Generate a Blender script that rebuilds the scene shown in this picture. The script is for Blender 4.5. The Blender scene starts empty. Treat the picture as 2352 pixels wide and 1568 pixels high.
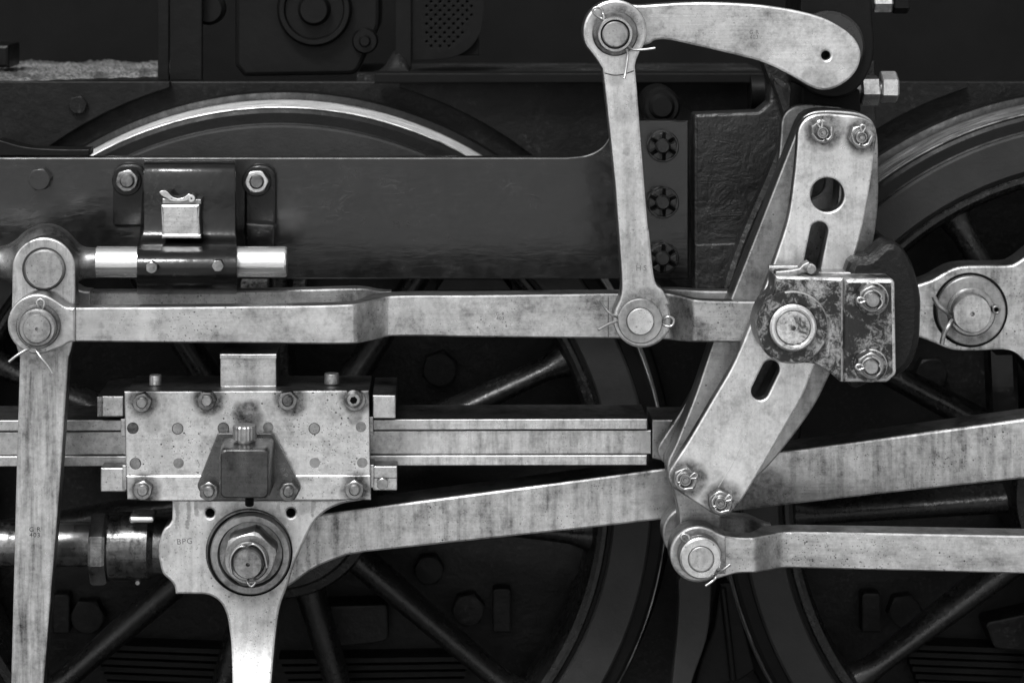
import bpy, bmesh, math, random
from mathutils import Vector, Matrix
random.seed(7)
SC = bpy.context.scene
COL = SC.collection
R = math.radians
# ---------------------------------------------------------------- camera
# The picture is read in a 2352 x 1568 grid. FP = focal length in those pixels, (VX, VY) = the point
# straight ahead of the lens, DC = metres from the lens to the outer face of the wheels (y = 0).
FP, VX, VY, DC = 5313.0, 1010.0, -184.0, 4.2
WHEEL_Z = 0.70
ZC = WHEEL_Z + (1142 - VY) * DC / FP
cam_d = bpy.data.cameras.new('camera')
cam = bpy.data.objects.new('camera', cam_d); COL.objects.link(cam)
cam.location = (0, -DC, ZC); cam.rotation_euler = (R(90), 0, 0)
cam_d.sensor_fit = 'HORIZONTAL'; cam_d.sensor_width = 36.0
cam_d.lens = 36.0 * FP / 2352.0
cam_d.shift_x = (1176.0 - VX) / 2352.0
cam_d.shift_y = -(784.0 - VY) / 2352.0
cam_d.clip_start = 0.05; cam_d.clip_end = 3000
cam_d.dof.use_dof = True; cam_d.dof.focus_distance = DC - 0.36; cam_d.dof.aperture_fstop = 4.0
SC.camera = cam
# ---------------------------------------------------------------- sky, sun, exposure
SUN_EL, SUN_AZ = R(50), R(200)          # azimuth from +Y towards +X: behind the lens, a little to the left
w = bpy.data.worlds.new('World'); SC.world = w; w.use_nodes = True
wn, wl = w.node_tree.nodes, w.node_tree.links
wn.clear()
wo = wn.new('ShaderNodeOutputWorld'); wb = wn.new('ShaderNodeBackground')
sky = wn.new('ShaderNodeTexSky'); sky.sky_type = 'NISHITA'; sky.sun_disc = False
sky.sun_elevation = SUN_EL; sky.sun_rotation = SUN_AZ; sky.dust_density = 4.0; sky.air_density = 1.0
bw = wn.new('ShaderNodeRGBToBW')          # a black-and-white picture: the sky keeps its brightness, not its hue
wl.new(sky.outputs[0], bw.inputs[0]); wl.new(bw.outputs[0], wb.inputs[0]); wl.new(wb.outputs[0], wo.inputs[0])
wb.inputs[1].default_value = 0.10
sun_d = bpy.data.lights.new('sun', 'SUN'); sun_d.energy = 1.5; sun_d.angle = R(12); sun_d.color = (1, 1, 1)
sun = bpy.data.objects.new('sun', sun_d); COL.objects.link(sun)
dirv = Vector((math.sin(SUN_AZ) * math.cos(SUN_EL), math.cos(SUN_AZ) * math.cos(SUN_EL), math.sin(SUN_EL)))
sun.rotation_euler = dirv.to_track_quat('Z', 'Y').to_euler(); sun.location = dirv * 20
SC.view_settings.view_transform = 'Standard'; SC.view_settings.look = 'None'
SC.view_settings.gamma = 1; SC.view_settings.use_curve_mapping = False
SC.view_settings.exposure = 1.0
SC.cycles.max_bounces = 8; SC.cycles.glossy_bounces = 5; SC.cycles.diffuse_bounces = 4
SC.cycles.use_denoising = True

# ---------------------------------------------------------------- mapping helpers
def S(y): return (y + DC) / FP
def W(px, py, y):
    s = S(y); return Vector(((px - VX) * s, y, ZC - (py - VY) * s))

# ---------------------------------------------------------------- materials
def mat(name):
    m = bpy.data.materials.new(name); m.use_nodes = True
    nt = m.node_tree; nt.nodes.clear()
    o = nt.nodes.new('ShaderNodeOutputMaterial'); b = nt.nodes.new('ShaderNodeBsdfPrincipled')
    nt.links.new(b.outputs[0], o.inputs[0])
    return m, nt, b
def g(v): return (v, v, v, 1)
class NB:
    def __init__(s, nt):
        s.nt = nt; n = nt.nodes
        tc = n.new('ShaderNodeTexCoord'); oi = n.new('ShaderNodeObjectInfo')
        mu = n.new('ShaderNodeMath'); mu.operation = 'MULTIPLY'; mu.inputs[1].default_value = 37.0
        nt.links.new(oi.outputs['Random'], mu.inputs[0])
        ad = n.new('ShaderNodeVectorMath'); ad.operation = 'ADD'
        nt.links.new(tc.outputs['Object'], ad.inputs[0]); nt.links.new(mu.outputs[0], ad.inputs[1])
        s.vec = ad.outputs[0]
    def L(s, a, b): s.nt.links.new(a, b)
    def mapped(s, scale, rot=(0, 0, 0)):
        m = s.nt.nodes.new('ShaderNodeMapping'); m.inputs['Scale'].default_value = scale; m.inputs['Rotation'].default_value = rot
        s.L(s.vec, m.inputs['Vector']); return m.outputs[0]
    def noise(s, scale, detail=5, rough=.6, vec=None, dist=0.0):
        n = s.nt.nodes.new('ShaderNodeTexNoise'); n.inputs['Scale'].default_value = scale
        n.inputs['Detail'].default_value = detail; n.inputs['Roughness'].default_value = rough; n.inputs['Distortion'].default_value = dist
        s.L(vec or s.vec, n.inputs['Vector']); return n.outputs['Fac']
    def vor(s, scale, vec=None):
        n = s.nt.nodes.new('ShaderNodeTexVoronoi'); n.inputs['Scale'].default_value = scale
        s.L(vec or s.vec, n.inputs['Vector']); return n.outputs['Distance']
    def rng(s, v, a, b, c=0.0, d=1.0):
        n = s.nt.nodes.new('ShaderNodeMapRange'); n.inputs[1].default_value = a; n.inputs[2].default_value = b
        n.inputs[3].default_value = c; n.inputs[4].default_value = d; s.L(v, n.inputs[0]); return n.outputs[0]
    def math(s, op, a, b):
        n = s.nt.nodes.new('ShaderNodeMath'); n.operation = op; n.use_clamp = False
        for i, v in enumerate((a, b)):
            if isinstance(v, (int, float)): n.inputs[i].default_value = v
            else: s.L(v, n.inputs[i])
        return n.outputs[0]
    def mix(s, f, a, b):
        n = s.nt.nodes.new('ShaderNodeMix'); n.data_type = 'RGBA'
        if isinstance(f, (int, float)): n.inputs[0].default_value = f
        else: s.L(f, n.inputs[0])
        for i, v in ((6, a), (7, b)):
            if isinstance(v, (int, float)): n.inputs[i].default_value = g(v)
            else: s.L(v, n.inputs[i])
        return n.outputs[2]
    def bump(s, h, dist, strength=1.0, prev=None):
        n = s.nt.nodes.new('ShaderNodeBump'); n.inputs['Distance'].default_value = dist; n.inputs['Strength'].default_value = strength
        s.L(h, n.inputs['Height'])
        if prev: s.L(prev, n.inputs['Normal'])
        return n.outputs[0]

def steel(name, base=.84, dark=.022, stain=.74, pit=.8, streak=(3, 3, .5), rough=(.20, .36), srot=(0, 0, 0), metallic=.9, spots=(), brush=(.03, 1, 1), wt=(.60, .42, .30)):
    m, nt, b = mat(name); k = NB(nt)
    cloud = k.rng(k.noise(3.6, 7, .66, dist=.9), .38, .66)
    strk = k.rng(k.noise(9, 6, .65, k.mapped(streak, srot)), .42, .68)
    mott = k.rng(k.noise(34, 6, .72), .46, .66)
    fine = k.rng(k.noise(150, 3, .7), .36, .68)
    st = k.math('ADD', k.math('MULTIPLY', cloud, wt[0]), k.math('MULTIPLY', strk, wt[1]))
    st = k.math('ADD', st, k.math('MULTIPLY', mott, wt[2]))
    st = k.math('MULTIPLY', st, stain)
    st = k.math('ADD', st, k.math('MULTIPLY', fine, .17))
    bru = k.noise(260, 3, .6, k.mapped(brush, srot))
    st = k.math('ADD', st, k.math('MULTIPLY', k.rng(bru, .45, .75), .09))
    if spots:                                # ragged oily grime, with dark reflections round nuts and pins put into the colour: (px, py, depth, radius px, strength)
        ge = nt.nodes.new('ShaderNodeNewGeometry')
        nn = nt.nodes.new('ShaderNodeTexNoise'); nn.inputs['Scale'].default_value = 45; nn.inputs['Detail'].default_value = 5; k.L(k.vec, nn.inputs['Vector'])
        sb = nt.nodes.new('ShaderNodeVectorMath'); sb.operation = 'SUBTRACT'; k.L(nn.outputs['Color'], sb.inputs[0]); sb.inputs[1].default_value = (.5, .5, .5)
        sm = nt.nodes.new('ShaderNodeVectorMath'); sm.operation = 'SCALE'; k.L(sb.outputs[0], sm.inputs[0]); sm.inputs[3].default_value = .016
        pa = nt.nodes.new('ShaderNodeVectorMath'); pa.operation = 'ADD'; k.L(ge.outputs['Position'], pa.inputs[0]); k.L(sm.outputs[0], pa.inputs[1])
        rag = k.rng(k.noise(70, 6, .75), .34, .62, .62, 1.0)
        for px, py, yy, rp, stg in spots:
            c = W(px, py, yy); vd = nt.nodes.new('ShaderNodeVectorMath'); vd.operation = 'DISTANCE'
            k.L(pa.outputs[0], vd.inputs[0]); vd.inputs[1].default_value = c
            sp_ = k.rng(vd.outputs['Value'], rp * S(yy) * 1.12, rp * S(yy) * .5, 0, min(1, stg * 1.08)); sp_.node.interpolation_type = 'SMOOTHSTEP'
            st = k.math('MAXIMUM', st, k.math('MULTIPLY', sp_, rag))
    pm = k.rng(k.noise(14, 4, .6), .42, .62)
    pits = k.math('MULTIPLY', k.rng(k.vor(190), .24, .10), pm)
    big = k.math('MULTIPLY', k.rng(k.vor(75), .15, .07), k.rng(k.noise(7, 2), .47, .58))
    pits = k.math('MULTIPLY', k.math('MAXIMUM', pits, big), pit)
    st = k.rng(st, 0, 1)
    c = k.mix(st, base, dark); c = k.mix(pits, c, .02)
    k.L(c, b.inputs['Base Color'])
    b.inputs['Metallic'].default_value = metallic
    r = k.math('ADD', k.rng(k.noise(30, 5, .7), .3, .7, rough[0], rough[1]), k.math('MULTIPLY', st, .16))
    k.L(r, b.inputs['Roughness'])
    h = k.math('SUBTRACT', k.noise(60, 6, .6), k.math('MULTIPLY', pits, .8))
    nb = k.bump(h, .0006, .55)
    k.L(k.bump(bru, .00035, .6, nb), b.inputs['Normal'])
    return m

def paint(name, base=.03, rough=.3, bump=.4, bscale=60, dust=.0, coat=0.0, stretch=(1, 1, 1), chips=0.0, bdist=.0012, spec=.3):
    m, nt, b = mat(name); k = NB(nt)
    n1 = k.rng(k.noise(11, 6, .65), .35, .7)
    c = k.mix(k.math('MULTIPLY', n1, .55), base, base * 1.9)
    if dust:
        d = k.math('MULTIPLY', k.rng(k.noise(120, 5, .75), .52, .70), k.rng(k.noise(10, 4), .40, .62))
        c = k.mix(k.math('MULTIPLY', d, dust), c, .25)
    k.L(c, b.inputs['Base Color'])
    k.L(k.rng(k.noise(24, 5, .7), .3, .7, rough - .08, rough + .14), b.inputs['Roughness'])
    b.inputs['Specular IOR Level'].default_value = spec
    b.inputs['Coat Weight'].default_value = coat; b.inputs['Coat Roughness'].default_value = .12
    nb = k.bump(k.noise(bscale, 6, .62, k.mapped(stretch)), bdist, bump)
    nb = k.bump(k.noise(9, 3, .5), .004, .35, nb)
    if chips:
        ch = k.math('MULTIPLY', k.rng(k.noise(17, 6, .7, k.mapped((.4, 1, 1.7)), dist=1.0), .54, .64), k.rng(k.noise(3.6, 3), .46, .62))
        ge = nt.nodes.new('ShaderNodeNewGeometry'); msk = None
        if chips > .5: nb = k.bump(k.noise(13, 5, .6, dist=1.5), .010, .5, nb)
        for px, py, rp in ((745, 440, 60), (790, 480, 55), (700, 470, 40), (920, 440, 50), (1010, 470, 45), (1160, 432, 45), (1230, 450, 30), (560, 505, 40), (300, 520, 40), (60, 470, 30)):
            vd = nt.nodes.new('ShaderNodeVectorMath'); vd.operation = 'DISTANCE'; k.L(ge.outputs['Position'], vd.inputs[0]); vd.inputs[1].default_value = W(px, py, -.12)
            q = k.rng(vd.outputs['Value'], rp * S(-.12), rp * S(-.12) * .3); msk = q if msk is None else k.math('MAXIMUM', msk, q)
        fl = k.math('MULTIPLY', k.rng(k.noise(24, 6, .7, k.mapped((.55, 1, 1.5)), dist=1.2), .57, .62), msk)
        nb = k.bump(ch, .0010, chips, nb); nb = k.bump(fl, .0010, .25, nb)
    k.L(nb, b.inputs['Normal'])
    return m

def worn(name, lo=.02, hi=.55, a=.42, b_=.58, scale=16):
    m, nt, b = mat(name); k = NB(nt)
    n = k.math('ADD', k.math('MULTIPLY', k.noise(scale, 8, .72, dist=.8), .75), k.math('MULTIPLY', k.noise(scale * 6, 5, .7), .25))
    n = k.math('ADD', n, k.rng(k.noise(scale * .2, 3, .5), .35, .65, -.06, .06))
    f = k.rng(n, a, b_)
    k.L(k.mix(f, lo, hi), b.inputs['Base Color'])
    k.L(f, b.inputs['Metallic'])
    k.L(k.rng(f, 0, 1, .30, .46), b.inputs['Roughness'])
    nb = k.bump(k.noise(scale * 5, 6, .7), .0012, .6)
    k.L(k.bump(f, .0008, -.6, nb), b.inputs['Normal'])
    return m

M = {}
M['steel'] = steel('polished_steel')
M['steel_v'] = steel('polished_steel_upright', brush=(1, 1, .03), streak=(5, 5, .7), stain=.65)
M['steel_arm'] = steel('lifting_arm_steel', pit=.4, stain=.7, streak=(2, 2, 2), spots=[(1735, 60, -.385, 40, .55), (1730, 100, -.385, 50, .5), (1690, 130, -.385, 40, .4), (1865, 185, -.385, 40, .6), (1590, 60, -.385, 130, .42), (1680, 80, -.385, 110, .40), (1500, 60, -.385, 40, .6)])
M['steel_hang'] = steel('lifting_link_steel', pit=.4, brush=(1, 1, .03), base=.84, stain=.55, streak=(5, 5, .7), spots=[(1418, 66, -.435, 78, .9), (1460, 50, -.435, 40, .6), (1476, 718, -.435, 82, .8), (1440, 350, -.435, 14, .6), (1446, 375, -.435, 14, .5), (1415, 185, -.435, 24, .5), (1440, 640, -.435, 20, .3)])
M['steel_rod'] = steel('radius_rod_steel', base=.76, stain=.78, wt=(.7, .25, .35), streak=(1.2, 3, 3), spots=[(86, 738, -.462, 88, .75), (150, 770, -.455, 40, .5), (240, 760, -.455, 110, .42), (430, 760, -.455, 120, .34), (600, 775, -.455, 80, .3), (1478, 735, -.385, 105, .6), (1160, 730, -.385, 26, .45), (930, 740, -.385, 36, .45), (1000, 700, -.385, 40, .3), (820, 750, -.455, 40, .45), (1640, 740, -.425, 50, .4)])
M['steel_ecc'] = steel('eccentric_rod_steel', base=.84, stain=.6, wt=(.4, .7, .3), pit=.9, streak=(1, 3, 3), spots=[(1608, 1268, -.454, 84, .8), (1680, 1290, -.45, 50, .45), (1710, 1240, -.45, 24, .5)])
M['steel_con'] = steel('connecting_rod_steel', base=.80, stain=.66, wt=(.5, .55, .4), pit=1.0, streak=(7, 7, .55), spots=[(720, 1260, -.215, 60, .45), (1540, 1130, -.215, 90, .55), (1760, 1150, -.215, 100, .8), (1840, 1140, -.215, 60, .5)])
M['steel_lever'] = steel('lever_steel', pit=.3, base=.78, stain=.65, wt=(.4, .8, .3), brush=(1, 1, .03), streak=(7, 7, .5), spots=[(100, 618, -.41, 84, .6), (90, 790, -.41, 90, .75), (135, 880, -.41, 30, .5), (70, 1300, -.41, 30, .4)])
M['steel_lit'] = steel('clean_steel', base=.86, stain=.45, pit=.6)
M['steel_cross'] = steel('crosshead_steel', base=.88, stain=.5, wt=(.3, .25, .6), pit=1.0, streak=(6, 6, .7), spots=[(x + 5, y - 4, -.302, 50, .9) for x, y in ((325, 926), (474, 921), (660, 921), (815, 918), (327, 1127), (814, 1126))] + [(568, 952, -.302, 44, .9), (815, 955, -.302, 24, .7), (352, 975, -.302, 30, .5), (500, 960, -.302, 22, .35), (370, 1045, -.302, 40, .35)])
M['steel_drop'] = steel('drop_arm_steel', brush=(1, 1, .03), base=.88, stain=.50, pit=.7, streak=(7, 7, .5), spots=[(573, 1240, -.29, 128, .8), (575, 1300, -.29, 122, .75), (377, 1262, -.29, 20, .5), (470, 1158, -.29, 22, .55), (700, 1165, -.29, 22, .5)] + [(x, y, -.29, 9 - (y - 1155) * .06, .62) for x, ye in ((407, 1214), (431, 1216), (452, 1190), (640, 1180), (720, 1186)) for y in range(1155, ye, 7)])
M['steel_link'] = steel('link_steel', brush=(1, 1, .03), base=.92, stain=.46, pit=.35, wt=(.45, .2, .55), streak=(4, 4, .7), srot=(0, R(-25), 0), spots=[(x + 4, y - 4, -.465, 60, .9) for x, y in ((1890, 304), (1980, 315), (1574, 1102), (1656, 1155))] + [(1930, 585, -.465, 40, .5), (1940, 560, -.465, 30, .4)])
M['steel_pit'] = steel('pitted_steel', base=.80, stain=.75, pit=1.0, streak=(6, 6, .6))
M['steel_dull'] = steel('dull_steel', base=.50, dark=.08, stain=.85, pit=.8, rough=(.26, .40))
M['steel_oily'] = steel('oily_steel', base=.36, dark=.025, stain=.95, pit=.4, rough=(.16, .30))
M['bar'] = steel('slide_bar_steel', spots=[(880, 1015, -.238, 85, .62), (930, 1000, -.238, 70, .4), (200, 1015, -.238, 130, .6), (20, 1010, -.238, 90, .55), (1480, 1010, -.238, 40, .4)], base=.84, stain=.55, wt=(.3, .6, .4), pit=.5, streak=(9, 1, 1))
M['chrome'] = steel('bright_spindle', base=.90, dark=.5, stain=.12, pit=.05, rough=(.14, .2), streak=(12, .5, .5))
M['wire'] = steel('cotter_wire', base=.66, stain=.45, pit=0, rough=(.22, .3))
M['nut'] = steel('nut_steel', base=.56, dark=.03, stain=.85, pit=.5, rough=(.20, .34))
def tread_mat(name, hi, a, b_, rough):
    m, nt, b = mat(name); k = NB(nt)             # worn running band: streaks follow the turn of the wheel
    tc = nt.nodes.new('ShaderNodeTexCoord'); sp = nt.nodes.new('ShaderNodeSeparateXYZ'); k.L(tc.outputs['Object'], sp.inputs[0])
    an = k.math('ARCTAN2', sp.outputs[0], sp.outputs[2]); cb = nt.nodes.new('ShaderNodeCombineXYZ')
    k.L(k.math('MULTIPLY', an, 5.0), cb.inputs[0]); k.L(k.math('MULTIPLY', sp.outputs[1], 160.0), cb.inputs[1])
    stv = k.noise(1.6, 6, .7, cb.outputs[0])
    band = k.math('MULTIPLY', k.rng(sp.outputs[1], -.044, -.036), k.rng(sp.outputs[1], .040, .024))
    f = k.math('MULTIPLY', k.rng(stv, a, b_), band)
    k.L(k.mix(f, .035, hi), b.inputs['Base Color']); b.inputs['Metallic'].default_value = .45
    k.L(k.rng(f, 0, 1, rough + .1, rough), b.inputs['Roughness'])
    k.L(k.bump(stv, .0008, .6), b.inputs['Normal'])
    return m
M['tread'] = tread_mat('tyre_tread', .85, .36, .56, .40)
M['tread_dull'] = tread_mat('tyre_tread_dull', .40, .46, .66, .5)
M['gloss'] = paint('gloss_black_paint', .004, .14, .7, 38, coat=.0, dust=.05, spec=.36)
M['black'] = paint('black_paint', .003, .36, .7, 50, spec=.13)
M['frame'] = paint('frame_paint', .005, .17, .30, 60, stretch=(.35, 1, 1.6), chips=.10, spec=.8)
M['nutpaint'] = paint('painted_nut', .016, .28, .5, 60, spec=.4)
M['wheel'] = paint('wheel_paint', .005, .26, .8, 60, dust=.14, spec=.36, bdist=.0018)
M['rim'] = paint('rim_paint', .014, .42, .5, 110, spec=.25)
M['cast'] = paint('rough_casting', .012, .30, .8, 75, bdist=.003, spec=.4, chips=.8)
M['castblack'] = paint('black_casting', .005, .34, .8, 70, bdist=.003, spec=.22)
M['back'] = paint('back_plate_paint', .0045, .42, .9, 45, dust=.08, spec=.16, bdist=.002)
M['deep'] = paint('sooty_black', .003, .6, .5, 30, spec=.1)
M['worn'] = worn('worn_bracket', .006, .46, .49, .68, 62)
M['wornlite'] = worn('worn_bright', .03, .75, .38, .56, 30)
M['dusty'] = paint('dusty_black', .006, .6, .6, 60, dust=.55, spec=.15)
M['flank'] = steel('oily_shaded_flank', base=.20, dark=.02, stain=.9, pit=.3, rough=(.24, .38))  # oily steel with dark reflections built into its base colour
M['cup'] = steel('oil_cup_steel', base=.15, dark=.02, stain=.75, pit=.6, rough=(.18, .3))
M['wet'] = steel('wet_black_steel', base=.30, dark=.01, stain=1.0, pit=.2, rough=(.08, .2), streak=(3, 1, 1))
M['ink'] = paint('stamp_grime', .02, .6, .2)
M['stamp'] = paint('stamped_recess', .09, .5, .2)
M['hole'] = paint('hole_black', .003, .8, .2, spec=.1)
m, nt, b = mat('grit'); k = NB(nt)
k.L(k.mix(k.math('MULTIPLY', k.rng(k.noise(140, 5, .75), .40, .66), k.rng(k.noise(9, 4), .38, .55, .25, 1.0)), .015, .30), b.inputs['Base Color']); b.inputs['Roughness'].default_value = .9
k.L(k.bump(k.noise(110, 6, .7), .006, 1.0), b.inputs['Normal']); M['grit'] = m
m, nt, b = mat('pale_ballast'); k = NB(nt)
k.L(k.mix(k.rng(k.vor(22), .1, .7), .42, .30), b.inputs['Base Color']); b.inputs['Roughness'].default_value = .9
k.L(k.bump(k.vor(22), .02, .8), b.inputs['Normal']); M['ground'] = m

m, nt, b = mat('added_dark_ballast'); k = NB(nt)  # dark surface of the sheet added to darken reflections
k.L(k.mix(k.rng(k.vor(18), .1, .7), .09, .03), b.inputs['Base Color']); b.inputs['Roughness'].default_value = .8
k.L(k.bump(k.vor(18), .03, .9), b.inputs['Normal']); M['ballast'] = m

# ---------------------------------------------------------------- object helpers
WL = {}
def thing(name, label, cat, at, group=None):
    o = bpy.data.objects.new(name, None); COL.objects.link(o); o.empty_display_size = .05
    o.location = at; WL[o] = Vector(at); o['label'] = label; o['category'] = cat
    if group: o['group'] = group
    return o
def put(name, me, material, parent=None, ang=20, label=None, kind=None, side=False):
    bm = bmesh.new(); bm.from_mesh(me)
    bmesh.ops.remove_doubles(bm, verts=bm.verts, dist=2e-6)
    bmesh.ops.recalc_face_normals(bm, faces=bm.faces)
    lo = Vector([min(v.co[i] for v in bm.verts) for i in range(3)]); hi = Vector([max(v.co[i] for v in bm.verts) for i in range(3)])
    c = (lo + hi) / 2
    bmesh.ops.translate(bm, verts=bm.verts, vec=-c)
    for f in bm.faces: f.smooth = True
    bm.to_mesh(me); bm.free(); me.name = name
    me.set_sharp_from_angle(angle=R(ang))
    me.materials.clear(); me.materials.append(M[material])
    if side and (material.startswith('steel') or material in ('bar', 'nut', 'wornlite')):   # oily edges and tops, darkened in colour to stand in for dark reflections
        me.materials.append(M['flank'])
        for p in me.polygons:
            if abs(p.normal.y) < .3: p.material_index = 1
    if material == 'worn':                    # paint rubbed off along the arrises
        me.materials.append(M['wornlite'])
        for p in me.polygons:
            if .25 < abs(p.normal.y) < .97 and p.normal.x > -.2: p.material_index = 1
    o = bpy.data.objects.new(name, me); COL.objects.link(o)
    WL[o] = c
    if parent: o.parent = parent; o.location = c - WL[parent]
    else: o.location = c
    if label: o['label'] = label
    if kind: o['kind'] = kind
    return o
def mesh(V, F):
    me = bpy.data.meshes.new('m'); me.from_pydata([tuple(v) for v in V], [], F); me.update(); return me

def spl(pts, closed=False, n=6):
    P = [Vector(p[:2]) for p in pts]; out = []; N = len(P)
    for i in range(N if closed else N - 1):
        p0 = P[(i - 1) % N] if closed or i > 0 else P[0]; p1 = P[i]; p2 = P[(i + 1) % N]
        p3 = P[(i + 2) % N] if closed or i + 2 < N else P[-1]
        for j in range(n):
            t = j / n
            out.append(.5 * ((2 * p1) + (-p0 + p2) * t + (2 * p0 - 5 * p1 + 4 * p2 - p3) * t * t + (-p0 + 3 * p1 - 3 * p2 + p3) * t ** 3))
    if not closed: out.append(P[-1])
    return [(p.x, p.y) for p in out]
def arc(cx, cy, r, a0, a1, n=24):        # degrees, clockwise on the picture from 'right'
    return [(cx + r * math.cos(R(a0 + (a1 - a0) * i / n)), cy + r * math.sin(R(a0 + (a1 - a0) * i / n))) for i in range(n + 1)]
def rnd(pts, n=5):                       # polygon with rounded corners: (x, y) sharp, (x, y, r) rounded
    out = []; N = len(pts)
    for i, p in enumerate(pts):
        if len(p) == 2: out.append(p); continue
        c = Vector(p[:2]); a = Vector(pts[i - 1][:2]) - c; b = Vector(pts[(i + 1) % N][:2]) - c
        ang = a.angle(b); d = min(p[2] / math.tan(ang / 2), a.length * .49, b.length * .49); r = d * math.tan(ang / 2)
        a.normalize(); b.normalize(); o = c + (a + b).normalized() * (r / math.sin(ang / 2))
        s = c + a * d - o; e = c + b * d - o; tot = s.angle_signed(e) if s.length > 1e-6 else 0
        a0 = math.atan2(s.y, s.x); a1 = math.atan2(e.y, e.x); da = (a1 - a0 + math.pi) % (2 * math.pi) - math.pi
        for j in range(n + 1):
            t = a0 + da * j / n; out.append((o.x + r * math.cos(t), o.y + r * math.sin(t)))
    return out
def circ(cx, cy, r, n=40): return arc(cx, cy, r, 0, 360, n)[:-1]
def slot(x0, y0, x1, y1, r):
    a = math.degrees(math.atan2(y1 - y0, x1 - x0))
    return arc(x1, y1, r, a - 90, a + 90, 14) + arc(x0, y0, r, a + 90, a + 270, 14)

def plate_mesh(outs, y0, y1, bevel=.002, yref=None):
    yr = y0 if yref is None else yref
    cu = bpy.data.curves.new('c', 'CURVE'); cu.dimensions = '2D'; cu.fill_mode = 'BOTH'
    t = abs(y1 - y0) / 2; bevel = min(bevel, t * .8)
    cu.extrude = t - bevel; cu.bevel_depth = bevel; cu.bevel_resolution = 1; cu.offset = -bevel
    for pts in outs:
        q = []
        for p in pts:
            v = W(p[0], p[1], yr)
            if not q or (abs(q[-1][0] - v.x) + abs(q[-1][1] - v.z)) > 2e-5: q.append((v.x, v.z))
        s = cu.splines.new('POLY'); s.points.add(len(q) - 1); s.use_cyclic_u = True
        for i, v in enumerate(q): s.points[i].co = (v[0], v[1], 0, 1)
    ob = bpy.data.objects.new('tmp', cu); me = bpy.data.meshes.new_from_object(ob)
    bpy.data.objects.remove(ob); bpy.data.curves.remove(cu)
    ym = (y0 + y1) / 2
    for v in me.vertices: x, y, z = v.co; v.co = (x, ym - z, y)
    return me
def plate(name, pts, y0, y1, material, parent=None, bevel=.002, holes=(), yref=None, **kw):
    return put(name, plate_mesh([pts] + list(holes), y0, y1, bevel, yref), material, parent, side=True, **kw)
def box(name, x0, x1, t, b, y0, y1, material, parent=None, bevel=.002, **kw):
    return plate(name, [(x0, t), (x1, t), (x1, b), (x0, b)], y0, y1, material, parent, bevel, **kw)

def lathe(name, cx, cy, yref, prof, material, parent=None, n=56, closed=False, **kw):
    c = W(cx, cy, yref); s = S(yref); V = []; F = []; rows = []
    for r, y in prof:
        if r < 1e-6: V.append((c.x, y, c.z)); rows.append([len(V) - 1] * n)
        else:
            st = len(V)
            for i in range(n):
                a = 2 * math.pi * i / n; V.append((c.x + r * s * math.cos(a), y, c.z + r * s * math.sin(a)))
            rows.append(list(range(st, st + n)))
    if closed: rows.append(rows[0])
    for a, b in zip(rows, rows[1:]):
        for i in range(n):
            q = [a[i], a[(i + 1) % n], b[(i + 1) % n], b[i]]; q = [v for j, v in enumerate(q) if v not in q[:j]]
            if len(q) > 2: F.append(q)
    return put(name, mesh(V, F), material, parent, ang=25, side=True, **kw)
def disc(name, cx, cy, yf, yb, r, material, parent=None, ch=.002, hole=0, n=48, **kw):
    e = ch / S(yf)
    prof = [(0, yf)] if not hole else [(hole, yf + min(.012, abs(yb - yf) * .8)), (hole, yf)]
    if hole: prof = [(0, yf + min(.012, abs(yb - yf) * .8))] + prof
    prof += [(r - e, yf), (r, yf + ch), (r, yb), (0, yb)]
    return lathe(name, cx, cy, yf, prof, material, parent, n, **kw)
def ring(name, cx, cy, yf, yb, ro, ri, material, parent=None, ch=.0015, n=56, **kw):
    e = ch / S(yf)
    return lathe(name, cx, cy, yf, [(ri, yb), (ri, yf + ch), (ri + e, yf), (ro - e, yf), (ro, yf + ch), (ro, yb)], material, parent, n, closed=True, **kw)
def xlathe(name, py, yc, prof, material, parent=None, n=40, caps=True, **kw):   # (px, r_px) turned about a lengthwise axis
    s = S(yc); V = []; F = []; rows = []
    for px, r in prof:
        c = W(px, py, yc); st = len(V)
        for i in range(n):
            a = 2 * math.pi * i / n; V.append((c.x, c.y + r * s * math.cos(a), c.z + r * s * math.sin(a)))
        rows.append(list(range(st, st + n)))
    for a, b in zip(rows, rows[1:]):
        for i in range(n): F.append([a[i], a[(i + 1) % n], b[(i + 1) % n], b[i]])
    F.append(rows[0]); F.append(rows[-1][::-1])
    return put(name, mesh(V, F), material, parent, ang=kw.pop('ang', 25), **kw)
def loft(name, rings, material, parent=None, ang=20, caps=True, **kw):
    V = []; F = []; n = len(rings[0])
    for r in rings: V += r
    for k_ in range(len(rings) - 1):
        for i in range(n):
            a = k_ * n; F.append([a + i, a + (i + 1) % n, a + n + (i + 1) % n, a + n + i])
    F.append(list(range(n))[::-1]); F.append(list(range((len(rings) - 1) * n, len(rings) * n)))
    return put(name, mesh(V, F), material, parent, ang=ang, **kw)
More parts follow.
